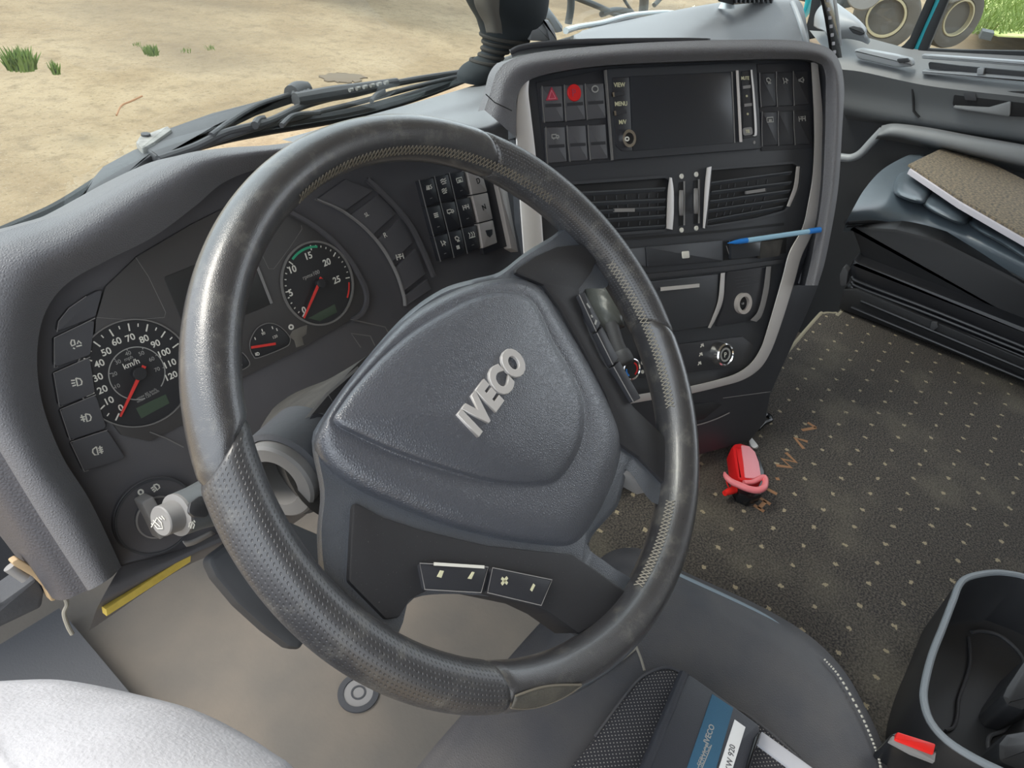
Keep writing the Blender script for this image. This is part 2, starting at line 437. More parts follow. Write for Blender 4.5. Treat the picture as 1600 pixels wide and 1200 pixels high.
def text(name, s, pl, m, parent, p0=None, p1=None, ctr=None, height=None, h=.0006, bold=0, extrude=.02, bevel=0, rot=0, sy=1, spacing=1, width=None):
    """p0-p1: baseline start and end pixels; or ctr (pixel or st-tuple as ('st',a,b)) + height in metres"""
    me = text_mesh(s, bold, extrude, bevel, spacing)
    xs = [v.co.x for v in me.vertices]; ys = [v.co.y for v in me.vertices]
    x0, x1, y0, y1 = min(xs), max(xs), min(ys), max(ys)
    if p0:
        A = pl.at(p0, h); B = pl.at(p1, h); ex = (B-A); k = ex.length/(x1-x0); ex.normalize(); ey = pl.n.cross(ex)
        f = lambda c: A+ex*((c.x-x0)*k)+ey*((c.y-y0)*k*sy)+pl.n*(c.z*k)
    else:
        O = pl.w(ctr[1], ctr[2], h) if ctr[0] == 'st' else pl.at(ctr, h)
        k = height/(y1-y0) if height else width/(x1-x0)
        ex = pl.u*math.cos(rot)+pl.v*math.sin(rot); ey = pl.n.cross(ex)
        f = lambda c: O+ex*((c.x-(x0+x1)/2)*k)+ey*((c.y-(y0+y1)/2)*k*sy)+pl.n*(c.z*k)
    for v in me.vertices: v.co = f(v.co)
    me.materials.clear(); me.materials.append(MATS[m])
    o = bpy.data.objects.new(name, me); C.objects.link(o); put(o, parent); return o

# ------------------------------------------------------------------ the setting
b = MB(); b.box((-.5, -1.6, -.46), (2.5, 0, 0), (0, 2.45, 0), (0, 0, .04)); struct(b.build('floor', 'rubber_floor'))
TUN = [(.20, -1.6), (.20, .10), (.33, .10), (.42, .06), (.50, -.02), (.57, -.048), (1.20, -.045), (1.27, -.05), (1.30, -.072), (1.345, -.08), (1.965, -.08), (1.965, -1.6)]
b = MB(); b.hull([V((max(x, .42+.01*i), min(y, -.02), -.42)) for i, (x, y) in enumerate(TUN[:5])]+[V((x, y, -.42)) for x, y in TUN[5:]], [V((x, y, -.012)) for x, y in TUN]); struct(b.build('trim_1', 'door_dark'))      # engine tunnel
b = MB(); b.box((-.5, .86, -.46), (2.5, 0, 0), (0, .03, 0), (0, 0, .56)); struct(b.build('wall_front', 'rubber'))
b = MB(); b.box((-.5, -1.63, -.46), (2.5, 0, 0), (0, .03, 0), (0, 0, 1.85)); struct(b.build('wall_back', 'headliner'))
b = MB(); b.box((-.5, -1.6, 1.35), (2.5, 0, 0), (0, 2.08, 0), (0, 0, .04)); struct(b.build('ceiling', 'headliner'))
b = MB(); b.box((-.5, -1.6, -.42), (.03, 0, 0), (0, .75, 0), (0, 0, 1.77)); struct(b.build('wall_left', 'headliner'))
b = MB(); b.box((-60, -60, -2.06), (160, 0, 0), (0, 140, 0), (0, 0, .06)); struct(b.build('ground', 'dirt'))

# carpet
carpet = thing('carpet', (.8, -.8, 0), 'dark grey carpet with rows of pale dots over the cab floor between the seats', 'carpet')
CP = [(x, max(y, -1.56)) for x, y in TUN]; b = MB(); b.hull([V((x, y, -.0115)) for x, y in CP], [V((x, y, 0)) for x, y in CP]); b.build('pile', 'carpet', carpet)
b = MB(); b.tube([(x, y, -.005) for x, y in TUN[1:11]], .006, sub=60); b.build('edge_binding', 'mat_edge', carpet)
for gl in ([[(1253, 672), (1275, 668)], [(1262, 660), (1275, 668)]],                     # letters woven into the carpet
           [[(1262, 690), (1242, 684), (1256, 701)]],
           [[(1228, 707), (1244, 722), (1222, 717), (1236, 730), (1213, 727)]],
           [[(1214, 746), (1216, 750)]], [[(1199, 764), (1214, 772)]],
           [[(1178, 789), (1194, 799)], [(1188, 778), (1204, 788)], [(1186, 794), (1196, 783)]]):
    b = MB()
    for st in gl: b.ribbon(PF, st, .0065, h=.0006, th=.0005)
    tag(b.build('woven_letter', 'rust', carpet), 'rust-coloured woven letter')

# ------------------------------------------------------------------ dashboard
dash = thing('dashboard', (.4, .5, .3), 'grey grained dashboard wrapping round the driver with a tall hooded middle section', 'dashboard')
I = [(190, 886), (142, 785), (97, 712), (66, 630), (58, 555), (70, 490), (105, 443), (165, 408), (240, 370), (305, 322), (350, 285), (410, 262), (480, 250), (560, 240), (650, 228)]
Mm = [(170, 905), (112, 800), (60, 725), (15, 630), (5, 545), (20, 470), (55, 418), (120, 385), (200, 335), (270, 290), (325, 258), (390, 243), (460, 234), (540, 225), (640, 214)]
O = [(140, 922), (72, 815), (10, 715), (-45, 620), (-65, 520), (-45, 430), (15, 386), (92, 356), (172, 312), (243, 272), (303, 244), (372, 234), (440, 228), (520, 218), (625, 206)]
K = [(135, 918), (66, 812), (3, 708), (-55, 610), (-80, 490), (-60, 390), (0, 363), (62, 345), (120, 325), (224, 268), (286, 241), (352, 231), (428, 226), (505, 215), (615, 203)]
r0 = [PC.at(p, -.03) for p in I]; r1 = [PC.at(p, .035) for p in I]; r2 = [PC.at(p, .07) for p in Mm]
r3 = [PC.at(p, .062) for p in O]; r4 = [PC.at(p, .035) for p in K]; r5 = [p+V((0, .10, -.05)) for p in r4]; r6 = [p+V((0, .10, -.10)) for p in r5]
b = MB(); b.surf([r1, r2, r3, r4], 120, 24); b.build('hood', 'grey_pad', dash, smooth=60)
b = MB(); b.surf([r0, r1], 120, 3); b.build('hood_inner_lip', 'dark_plastic', dash)
b = MB(); b.surf([r4, r5, r6], 120, 8); b.build('hood_back', 'grey_pad', dash, smooth=60)
# bridge between hood and centre console
b = MB()
b.surf([[Z_(.412, *p) for p in ((440, 218), (562, 184), (660, 157), (750, 130), (790, 112))],
        [Z_(.428, *p) for p in ((470, 225), (582, 194), (672, 170), (752, 150), (785, 128))],
        [Z_(.430, *p) for p in ((500, 232), (602, 206), (682, 189), (752, 171), (782, 150))],
        [PC.at(p, .045) for p in ((512, 242), (620, 218), (705, 203), (765, 192), (795, 170))],
        [PC.at(p, .03) for p in ((525, 254), (640, 232), (735, 222), (785, 212), (808, 190))],
        [PC.at(p, -.01) for p in ((532, 266), (650, 246), (748, 244), (800, 236), (816, 210))]], 60, 40)
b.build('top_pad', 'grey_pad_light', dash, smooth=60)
# left side of the hood leg (darker leather-grained strip) and under-dash panel
b = MB()
b.surf([[PC.at(p, .05) for p in ((137, 922), (70, 815), (8, 717), (-48, 620), (-70, 500))],
        [PC.at(p, .03) for p in ((98, 938), (35, 840), (-30, 740), (-90, 640), (-110, 520))],
        [PC.at(p, -.06) for p in ((70, 930), (10, 850), (-60, 760), (-120, 660), (-140, 540))]], 40, 12)
b.build('side_strip', 'strip_leather', dash, smooth=50)
# panel the instruments sit in
FACE = [(186, 890), (138, 790), (92, 712), (60, 630), (52, 555), (64, 488), (100, 440), (160, 402), (236, 364), (300, 316), (346, 280), (405, 256), (480, 240), (640, 222), (745, 240), (800, 230), (840, 300), (850, 400), (840, 480), (700, 560), (560, 680), (470, 760), (330, 850), (300, 870)]
b = MB(); b.prism(PC, FACE, -.06, -.004, bev=.001); b.build('instrument_panel_face', 'dark_plastic', dash)
# lower dash edge and knee panel under the instruments
b = MB()
b.surf([[PC.at(p, -.002) for p in ((188, 885), (300, 852), (420, 790), (560, 690))],
        [PC.at(p, .012) for p in ((165, 925), (300, 862), (430, 800), (570, 700))],
        [PC.at(p, -.002) for p in ((150, 955), (298, 872), (440, 812), (580, 712))],
        [PC.at(p, -.12) for p in ((140, 985), (300, 880), (440, 830), (580, 722))]], 40, 20)
b.build('lower_panel', 'dark_plastic', dash, smooth=50)
b = MB(); b.prism(PC, [(165, 952), (167, 963), (298, 878), (299, 864)], .0, .012, bev=.0008)
tag(b.build('sticker_strip', 'yellow', dash), 'yellow sticker strip along the lower edge')

# dash pad arching round the centre console
po = [(757, 172), (766, 145), (777, 112), (802, 92), (860, 79), (1000, 67), (1150, 62), (1240, 63), (1290, 73), (1311, 95), (1319, 135), (1316, 200), (1309, 300), (1291, 400), (1278, 446)]
pm_ = [(778, 190), (786, 160), (794, 130), (815, 107), (867, 95), (985, 83), (1130, 78), (1236, 78), (1284, 86), (1303, 106), (1309, 145), (1308, 210), (1300, 302), (1283, 398), (1272, 446)]
pi = [(806, 215), (807, 180), (809, 150), (826, 126), (872, 112), (960, 101), (1100, 95), (1230, 92), (1276, 97), (1289, 114), (1290, 160), (1289, 215), (1284, 305), (1270, 392), (1258, 446)]
q0 = [PK.at(p, .0) for p in pi]; q1 = [PK.at(p, .022) for p in pi]; q2 = [PK.at(p, .04) for p in pm_]; q3 = [PK.at(p, .032) for p in po]
bk = PK.n*-.16+V((0, .03, 0))
b = MB(); b.surf([q1, q2, q3], 120, 16); b.build('console_surround', 'grey_pad', dash, smooth=60)
b = MB(); b.surf([[p-PK.n*.02 for p in q0], q1], 120, 3); b.build('surround_inner_lip', 'console_plastic', dash)
kb_ = [.08, .08, .1, .2, .6]+[1]*10
b = MB(); b.surf([q3, [p+bk*.5*k for p, k in zip(q3, kb_)], [p+bk*k for p, k in zip(q3, kb_)]], 120, 8); b.build('surround_back', 'grey_pad', dash, smooth=60)
b = MB(); b.ribbon(PK, [(759, 147), (773, 160), (800, 173)], .0012, h=.0445); b.build('surround_seam', 'deep_black', dash)
# recessed tray behind the arch, on top
b = MB(); b.surf([[PK.at(p, -.005) for p in ((795, 78), (812, 70), (850, 64), (930, 60), (1060, 59), (1110, 60))],
                  [PK.at(p, -.03) for p in ((798, 82), (815, 78), (855, 74), (930, 70), (1060, 64), (1110, 63))]], 40, 6)
b.build('tray_rim', 'black_plastic', dash, solid=.006)

# passenger-side dash top
pd0 = [(905, 76), (960, 72), (1060, 68), (1150, 68), (1215, 72), (1262, 80)]
b = MB()
b.surf([[X_(x, *p) for x, p in zip((.80, .95, 1.2, 1.5, 1.7, 1.86), pd0)],
        [X_(x, *p) for x, p in zip((.85, 1.03, 1.27, 1.53, 1.72, 1.86), ((895, 66), (960, 58), (1065, 48), (1150, 42), (1212, 42), (1257, 50)))],
        [X_(x, *p) for x, p in zip((.92, 1.13, 1.36, 1.57, 1.74, 1.86), ((905, 60), (975, 45), (1070, 26), (1140, 14), (1205, 10), (1250, 14)))],
        [X_(x, *p) for x, p in zip((.97, 1.18, 1.41, 1.60, 1.76, 1.86), ((910, 56), (985, 38), (1075, 19), (1140, 8), (1200, 2), (1240, 2)))]], 60, 30)
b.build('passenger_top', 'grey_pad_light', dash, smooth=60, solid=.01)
tp = [X_(x, *p) for x, p in zip((.80, .95, 1.2, 1.5, 1.7, 1.86), pd0)]
b = MB(); b.surf([tp, [p+V((0, .02, -.04)) for p in tp], [V((p.x, p.y+.06, .25)) for p in tp], [V((p.x, p.y+.14, -.10)) for p in tp]], 40, 20); b.build('passenger_front', 'console_plastic', dash, smooth=60)

# ------------------------------------------------------------------ steering wheel
sw = thing('steering_wheel', PW.o, 'large black leather steering wheel turned to one side, three spokes and raised silver letters', 'steering wheel')
RW = .222
def wang(px, h=0):
    a, c = PW.st(px, h); return math.atan2(c, a) % (2*math.pi)
def rim_piece(name, a0, a1, m, swell=0, n=110, k=32, skew0=0, skew1=0):
    """one leather section of the rim between two seams; skew turns a seam so that it runs obliquely round the tube"""
    if a1 < a0: a1 += 2*math.pi
    b = MB(); uvl = b.bm.loops.layers.uv.new('UVMap'); rows = []
    for i in range(n+1):
        f = i/n; e = min(f, 1-f)*(a1-a0)*RW
        g = -.0016*math.exp(-(e/.0022)**2)+(swell*min(1, e/.035) if swell else 0)
        row = []
        for j in range(k):
            t = 2*math.pi*j/k; a = a0+(a1-a0)*f+math.cos(t)*(skew0*(1-f)+skew1*f)
            d = PW.u*math.cos(a)+PW.v*math.sin(a)
            row.append(b.bm.verts.new(PW.o+d*(RW+math.cos(t)*(.0175+g))+PW.n*(math.sin(t)*(.0215+g))))
        rows.append(row)
    for i in range(n):
        for j in range(k):
            f = b.bm.faces.new([rows[i][j], rows[i][(j+1) % k], rows[i+1][(j+1) % k], rows[i+1][j]])
            for l, (ii, jj) in zip(f.loops, ((i, j), (i, j+1), (i+1, j+1), (i+1, j))):
                l[uvl].uv = ((a0+(a1-a0)*ii/n)/(2*math.pi), jj/k)
    b.face(rows[0]); b.face(list(reversed(rows[-1])))
    return b.build(name, m, sw, smooth=50)
aL = wang((336, 700), .015); aTR = wang((752, 237)); aR = wang((1022, 520)); aB = wang((782, 1075), .01)
KL, KT, KR, KB = .075, .05, -.07, .03
rim_piece('rim', aTR, aL, 'rim_smooth', skew0=KT, skew1=KL)
tag(rim_piece('grip', aL, aB, 'rim_grip', .0007, skew0=KL, skew1=KB), 'perforated leather grip on the near lower-left of the rim')
rim_piece('rim', aB, aR, 'rim_smooth', skew0=KB, skew1=KR)
tag(rim_piece('grip', aR, aTR, 'rim_grip', .001, skew0=KR, skew1=KT), 'perforated leather grip on the upper right of the rim')
# cross stitching on the inner side
def stitch(name, a0, a1, m='thread', T=.2):
    if a1 < a0: a1 += 2*math.pi
    b = MB(); n = int((a1-a0)*RW/.0042)
    def p(a, t):
        d = PW.u*math.cos(a)+PW.v*math.sin(a)
        return PW.o+d*(RW-math.cos(t)*.0182)+PW.n*(math.sin(t)*.0222)
    st = (a1-a0)/n
    for i in range(n):
        a = a0+i*st
        b.tube([p(a, T), p(a+st*.5, T+.2), p(a+st, T+.4)], .00055, n=5); b.tube([p(a+st, T), p(a+st*.5, T+.2), p(a, T+.4)], .00055, n=5)
    return b.build(name, m, sw)
stitch('stitching', wang((985, 915)), wang((1045, 790)))
stitch('stitching', wang((1040, 640)), wang((940, 420)))
stitch('stitching', wang((850, 330)), wang((470, 330)), 'patch_edge', .25)
# hub: soft base that runs out into the spokes
HUB = [(487, 690), (505, 650), (560, 575), (630, 495), (690, 452), (740, 436), (780, 425), (820, 395), (858, 372), (905, 345), (945, 385), (955, 440), (915, 450), (925, 520), (960, 590), (1000, 650), (1040, 690), (1075, 730), (1075, 780), (1030, 790), (985, 735), (965, 790), (920, 850), (960, 890), (1005, 925), (985, 985), (930, 1010), (890, 988), (830, 945), (745, 930), (665, 930), (636, 945), (625, 985), (600, 1015), (545, 985), (505, 920), (495, 840), (500, 770)]
b = MB(); b.loops([[PW.at(p, -.035) for p in HUB], [PW.at(p, -.012) for p in HUB], [PW.at((p[0]+(740-p[0])*.03, p[1]+(660-p[1])*.03), -.006) for p in HUB]], n=220)
b.build('hub', 'hub_soft', sw, smooth=50)
# dark spoke trims
LOW = [(552, 782), (600, 808), (660, 828), (760, 852), (850, 862), (895, 866), (935, 893), (986, 930), (958, 962), (905, 990), (860, 958), (825, 941), (745, 924), (672, 921), (642, 936), (624, 965), (604, 968), (545, 908)]
b = MB(); b.prism(PW, LOW, -.03, -.002, r=.004, bev=.0015); b.build('spoke_trim', 'spoke_trim', sw)
UPR = [(800, 424), (838, 400), (872, 385), (910, 381), (938, 395), (925, 425), (905, 452), (912, 500), (940, 560), (990, 635), (1040, 683), (1053, 705), (1053, 752), (1040, 757), (1000, 715), (965, 690), (950, 620), (915, 550), (878, 485), (850, 445)]
b = MB(); b.prism(PW, UPR, -.03, -.002, r=.004, bev=.0015); b.build('spoke_trim', 'spoke_trim', sw)
b = MB(); b.prism(PW, [(972, 700), (1036, 757), (1022, 767), (965, 735)], -.03, -.008, r=.002); b.build('spoke_edge', 'ring_grey', sw)
b = MB(); b.prism(PW, [(892, 868), (905, 855), (962, 900), (940, 905)], -.03, -.012, r=.002); b.build('spoke_edge', 'ring_grey', sw)
# button pods on the lower spoke
for pts, icons in (([(656, 880), (763, 886), (752, 926), (664, 921)], 'ud'), ([(770, 887), (863, 906), (846, 946), (762, 926)], 'x/')):
    b = MB(); b.prism(PW, pts, -.004, .0022, r=.002, bev=.0012); pod = b.build('button', 'black_plastic', sw)
    b = MB(); b.ribbon(PW, pts, .0007, h=.0024, closed=True); b.build('button_edge', 'ring_grey', pod)
    b = MB()
    if icons == 'ud':
        b.prism(PW, [(683, 901), (688, 891), (694, 892), (690, 903)], .002, .0026); b.prism(PW, [(731, 904), (738, 893), (742, 894), (737, 905)], .002, .0026)
    else:
        b.ribbon(PW, [(784, 903), (793, 912)], .0022, h=.0026); b.ribbon(PW, [(793, 902), (784, 913)], .0022, h=.0026)
        b.ribbon(PW, [(830, 923), (835, 913)], .0022, h=.0026)
    b.build('button_mark', 'ivory', pod)
b = MB(); b.ribbon(PW, [(678, 881), (757, 886)], .0022, h=.0028); tag(b.build('worn_edge', 'print_white', sw), 'pale worn strip along the button edge')
# pods on the right-hand spoke
for pts in ([(905, 460), (914, 456), (939, 505), (932, 518)], [(933, 520), (941, 509), (967, 560), (958, 570)], [(959, 573), (968, 563), (1002, 622), (990, 628)]):
    b = MB(); b.prism(PW, pts, -.004, .003, r=.0015, bev=.001); pod = b.build('button', 'black_plastic', sw)
    b = MB(); b.ribbon(PW, [pts[0], pts[3]], .0011, h=.0032); b.build('button_edge', 'ring_grey', pod)
b = MB()
for q in ([(917, 474), (922, 481)], [(924, 492), (926, 496)], [(932, 500), (930, 507)]): b.ribbon(PW, q, .0022, h=.0034)
b.build('button_mark', 'print_grey', sw)
# airbag cover
def lerp_(a, c, k): return (a[0]+(c[0]-a[0])*k, a[1]+(c[1]-a[1])*k)
AB = [(488, 702), (494, 675), (530, 614), (590, 541), (640, 492), (700, 457), (760, 438), (810, 434), (845, 448), (870, 482), (910, 547), (945, 612), (970, 667), (974, 700), (964, 745), (938, 805), (912, 845), (892, 858), (850, 856), (780, 846), (700, 826), (620, 796), (560, 770), (512, 738)]
AP = [(519, 660), (530, 640), (556, 604), (601, 556), (655, 512), (731, 470), (780, 457), (815, 462), (838, 480), (862, 532), (891, 582), (910, 628), (908, 682), (891, 722), (860, 753), (794, 755), (740, 745), (688, 730), (643, 715), (601, 699), (555, 678)]
def sc(P, k, c=(745, 645)): return [(c[0]+(p[0]-c[0])*k, c[1]+(p[1]-c[1])*k) for p in P]
def blend(A, B, k): return [a.lerp(c, k) for a, c in zip(A, B)]
def polar(P, c, n):
    """outline resampled at n equal angles about c"""
    f = cr([(*p, 0) for p in P], 900, True); pa = sorted((math.atan2(q.y-c[1], q.x-c[0]), (q.x-c[0])**2+(q.y-c[1])**2) for q in f); out = []
    for k in range(n):
        a = -math.pi+2*math.pi*k/n; d = min(pa, key=lambda t: abs(t[0]-a)); r = math.sqrt(d[1]); out.append((c[0]+r*math.cos(a), c[1]+r*math.sin(a)))
    for _ in range(2):
        out = [((out[k-1][0]+2*out[k][0]+out[(k+1) % n][0])/4, (out[k-1][1]+2*out[k][1]+out[(k+1) % n][1])/4) for k in range(n)]
    return out
CB = (742, 640); NB = 180
EA, EP = polar(AB, CB, NB), polar(AP, CB, NB)
prof = [(0, -.034), (0, -.016), (.02, -.010), (.08, -.003), (.18, .002), (.35, .006), (.55, .0078), (.75, .0082), (.9, .0080), (.96, .0082), (1.0, .0098), (1.03, .0125), (1.07, .0142), (1.15, .0162), (1.3, .0188), (1.5, .0212), (1.75, .0228), (1.95, .0233)]
prof = [prof[0]]+[tuple(q[:2]) for q in cr([(*p, 0) for p in prof[1:]], 70)]
b = MB(); rows = []
for k, h in prof:
    if k <= 1: px = [lerp_(a, c, k) for a, c in zip(EA, EP)]
    else: px = [lerp_(c, CB, k-1) for c in EP]
    rows.append([PW.at(p, h) for p in px])
b.rows(rows, closed_u=True, cap0=True, cap1=True)
ab = b.build('airbag_cover', 'bag', sw, smooth=70)
text('emblem', 'IVECO', PW, 'silver', ab, p0=(747, 684), p1=(826, 571), h=.0238, bold=.045, extrude=.05, bevel=.02, sy=1.12, spacing=1.17)

# ------------------------------------------------------------------ steering column
colm = thing('steering_column', PC.at((520, 690), .02), 'dusty grey steering column shroud behind the wheel', 'steering column')
n = -PW.n
b = MB(); b.loops([[PW.at(p, -.045) for p in ((440, 715), (470, 665), (520, 610), (575, 555), (650, 520), (800, 520), (900, 640), (900, 760), (760, 830), (600, 830), (490, 800))],
                   [PW.at(p, -.15) for p in ((405, 690), (440, 640), (500, 600), (560, 570), (650, 540), (760, 560), (820, 640), (820, 720), (720, 780), (600, 790), (470, 770))],
                   [PW.at(p, -.24) for p in ((420, 660), (450, 620), (520, 590), (570, 570), (650, 560), (720, 580), (760, 640), (760, 690), (690, 730), (600, 740), (480, 720))]], n=90, sub=12)
b.build('shroud', 'grey_shroud', colm, smooth=50)
b = MB(); b.prism(PW, [(475, 660), (512, 615), (556, 577), (585, 560), (560, 640), (500, 700), (484, 698)], -.05, -.042, r=.004); pn = b.build('switch_plate', 'spoke_trim', colm)
b = MB(); b.ribbon(PW, [(483, 697), (474, 660), (512, 615), (520, 628), (512, 615), (560, 574)], .0022, h=-.0415); b.build('plate_edge', 'ring_white', pn)
b = MB(); b.lathe(PW.at((497, 664), -.042), PW.n, [(.008, 0), (.008, .002), (.0055, .002), (.0055, -.001)], n=28, cap1=False); b.build('push_button', 'black_plastic', pn)
cc = PW.at((440, 745), -.06)
axs = (V((-1, -.35, .1))).normalized()
b = MB(); b.lathe(cc, axs, [(.030, -.02), (.030, .006), (.028, .008), (.0185, .008), (.0185, -.02)], n=48, cap0=False, cap1=False); b.build('stalk_collar', 'ring_white', colm)
b = MB(); b.lathe(cc-axs*.01, axs, [(.035, -.03), (.035, .008), (.031, .010), (.031, -.03)], n=48, cap0=False, cap1=False); b.build('collar_ring', 'rubber', colm)
# wiper stalk
stk = thing('control_stalk', cc, 'grey control stalk with washer knob beside the headlamp switch', 'control stalk')
e0 = PC.at((250, 815), .135); e1 = PC.at((430, 745), .10); dr = (e1-e0).normalized()
b = MB(); b.lathe(e0+dr*.017, dr, [(.0185, 0), (.0205, .003), (.0215, .02), (.0245, .04), (.0255, .06), (.022, .09), (.014, .12), (.011, (e1-e0).length)], n=40); arm = b.build('arm', 'stalk_grey', stk)
b = MB(); b.lathe(e0+dr*.016, dr, [(.0165, 0), (.0205, .001), (.0205, .006), (.019, .008)], n=40); b.build('ring', 'ring_grey', stk)
b = MB(); b.lathe(e0, dr, [(.0135, .0004), (.0145, .0015), (.015, .018)], n=40); kb = b.build('end_button', 'ring_grey', stk)
pk = Plane(e0, 0, 0); pk.n = -dr; pk.u = V((0, 0, 1)).cross(pk.n).normalized(); pk.v = pk.n.cross(pk.u)
b = MB()
for st in ([(236, 824), (243, 813), (245, 809), (252, 817), (254, 826), (246, 826), (241, 820)], [(239, 813), (250, 823)], [(248, 808), (253, 812)], [(252, 806), (257, 812)], [(236, 818), (239, 821)]):
    b.ribbon(pk, st, .0009, h=.0007)
b.build('washer_mark', 'print_white', kb)
ph = Plane(e0+dr*.06, 0, 0); ph.n = (CAM-(e0+dr*.06)); ph.n = (ph.n-dr*ph.n.dot(dr)).normalized(); ph.u = dr; ph.v = ph.n.cross(dr); ph.o = e0+dr*.06+ph.n*.0235
b = MB()
for st in ([(295, 824), (298, 816), (301, 815), (304, 820), (302, 826)], [(296, 817), (299, 826)], [(301, 815), (299, 825)], [(303, 813), (305, 816)]): b.ribbon(ph, st, .0009, h=.0008)
b.build('wiper_mark', 'print_white', arm)
b = MB(); b.prism(ph, [(312, 775), (298, 785), (295, 800), (303, 807), (325, 808), (330, 775)], -.002, .0012, r=.004, bev=.0006); b.build('grip_patch', 'rim_grip', arm)
b = MB(); b.surf([[PC.at(p, .125) for p in ((285, 845), (300, 843), (330, 828))], [PC.at(p, .12) for p in ((290, 852), (305, 848), (335, 832))]], 14, 4); b.build('lower_lip', 'ring_grey', stk, solid=.002)

# worn thumb patch at the bottom of the rim
b = MB(); aa, ac = wang((788, 1072), .01), wang((888, 1046), .01); rows = []
for i in range(25):
    f = i/24; a = aa+(ac-aa)*f; w = math.sin(math.pi*min(1, .18+f*.8)); row = []
    for j in range(9):
        t = R_(62)+R_(44)*w*(j/4-1)*.55; d = PW.u*math.cos(a)+PW.v*math.sin(a)
        row.append(PW.o+d*(RW+math.cos(t)*.0185)+PW.n*(math.sin(t)*.0226))
    rows.append(row)
b.rows(rows); tag(b.build('thumb_patch', 'worn_patch', sw, solid=.001, off=0), 'worn oval leather patch')
b = MB(); ed = [r[0] for r in rows]+[rows[-1][j] for j in range(9)]+[r[-1] for r in reversed(rows)]
b.tube([p+PW.n*.0004 for p in ed], .0008, n=6); b.build('patch_edge', 'patch_edge', sw)

# ------------------------------------------------------------------ little pictograms
GL = {
 'headlamp': [[(.0, -.7), (.7, -.4), (.9, .1), (.7, .6), (.0, .7), (.0, -.7)], [(-.9, -.5), (-.25, -.4)], [(-.95, 0), (-.3, .05)], [(-.9, .5), (-.25, .45)]],
 'fog': [[(.1, -.7), (.8, -.4), (.95, .1), (.7, .6), (.1, .7), (.1, -.7)], [(-.9, -.3), (-.1, -.25)], [(-.9, .15), (-.1, .15)], [(-.6, -.7), (-.4, .6)]],
 'rearfog': [[(-.1, -.7), (-.8, -.4), (-.95, .1), (-.7, .6), (-.1, .7), (-.1, -.7)], [(.15, -.35), (.9, -.35)], [(.15, .0), (.9, .0)], [(.15, .35), (.9, .35)], [(.5, -.7), (.55, .7)]],
 'worklamp': [[(-.9, -.3), (-.6, -.8), (-.2, -.7), (-.2, .1), (-.8, .2), (-.9, -.3)], [(-.1, .5), (.9, .5)], [(.2, .1), (.5, -.4), (.9, .2)], [(-.7, .6), (-.4, .8)]],
 'truck': [[(-.9, .4), (-.9, -.5), (.2, -.5), (.2, .4), (-.9, .4)], [(.2, -.2), (.7, -.2), (.9, .1), (.9, .4), (.2, .4)], [(-.6, .65), (-.4, .65)], [(.4, .65), (.6, .65)]],
 'lamp': [[(-.5, -.6), (.1, -.7), (.6, -.1), (.2, .4), (-.4, .2), (-.5, -.6)], [(-.2, .7), (.6, .7)], [(-.1, .4), (.4, .4)]],
 'box': [[(-.8, -.6), (.8, -.6), (.8, .6), (-.8, .6), (-.8, -.6)], [(-.4, 0), (.4, 0)], [(-.4, .3), (.4, .3)]],
 'waves': [[(-.7, .5), (-.4, -.2), (-.7, -.7)], [(0, .6), (.3, -.1), (0, -.7)], [(.7, .5), (.9, -.1), (.6, -.7)], [(-.9, .8), (.9, .8)]],
 'axle': [[(-.8, -.7), (-.8, .7)], [(.8, -.7), (.8, .7)], [(-.8, 0), (.8, 0)], [(0, -.6), (0, .6)], [(-.4, -.5), (.4, -.5)]],
 'seat': [[(-.5, -.8), (-.3, .3), (.4, .3), (.4, .8)], [(-.3, .3), (-.4, .8)], [(.1, -.6), (.6, -.2)], [(.2, -.1), (.8, .0)]],
 'horn': [[(-.7, -.2), (-.3, -.2), (.4, -.7), (.4, .7), (-.3, .2), (-.7, .2), (-.7, -.2)], [(.6, -.3), (.6, .3)]],
 'abs': [[(-.8, .6), (-.6, -.6), (-.4, .6)], [(-.2, .6), (-.2, -.6), (.2, -.4), (-.1, 0), (.25, .3), (-.2, .6)], [(.8, -.6), (.4, -.4), (.8, .2), (.4, .6)]],
 'snow': [[(-.7, 0), (.7, 0)], [(0, -.8), (0, .8)], [(-.5, -.6), (.5, .6)], [(-.5, .6), (.5, -.6)]],
 'bars': [[(-.6, -.5), (.6, -.5)], [(-.6, 0), (.6, 0)], [(-.6, .5), (.6, .5)]],
 'dash': [[(-.6, 0), (.6, 0)]],
 'ring': [[(math.cos(k*.4)*.8, math.sin(k*.4)*.8) for k in range(17)]],
 'person': [[(-.3, -.8), (.1, -.9), (.3, -.5), (0, -.3), (-.3, -.8)], [(-.5, .7), (-.3, -.1), (.4, -.1), (.6, .7), (-.5, .7)]],
 'lines': [[(-.8, -.3), (-.2, -.6), (.3, -.3), (.8, -.6)], [(-.8, .3), (-.2, 0), (.3, .3), (.8, 0)], [(-.6, .8), (.6, .7)]],
 'arrow': [[(-.7, .5), (.2, -.3)], [(-.3, -.5), (.3, -.4), (.3, .3)], [(.5, -.7), (.5, .5)]],
}
def icon(name, pl, c, s, g, parent, m='print_white', w=.0011, h=.0006, rot=-14, sy=1):
    r = R_(rot); b = MB()
    for st in GL[g]:
        b.ribbon(pl, [(c[0]+s*(x*math.cos(r)-y*sy*math.sin(r)), c[1]+s*(x*math.sin(r)+y*sy*math.cos(r))) for x, y in st], w, h=h)
    return b.build(name, m, parent)
def disc(pl, st, r, h0, h1, name, m, parent, n=64, bev=.0005):
    b = MB(); o = pl.w(st[0], st[1], 0)
    b.lathe(o, pl.n, [(r, h0), (r, h1-bev), (r-bev, h1)], n=n); return b.build(name, m, parent)
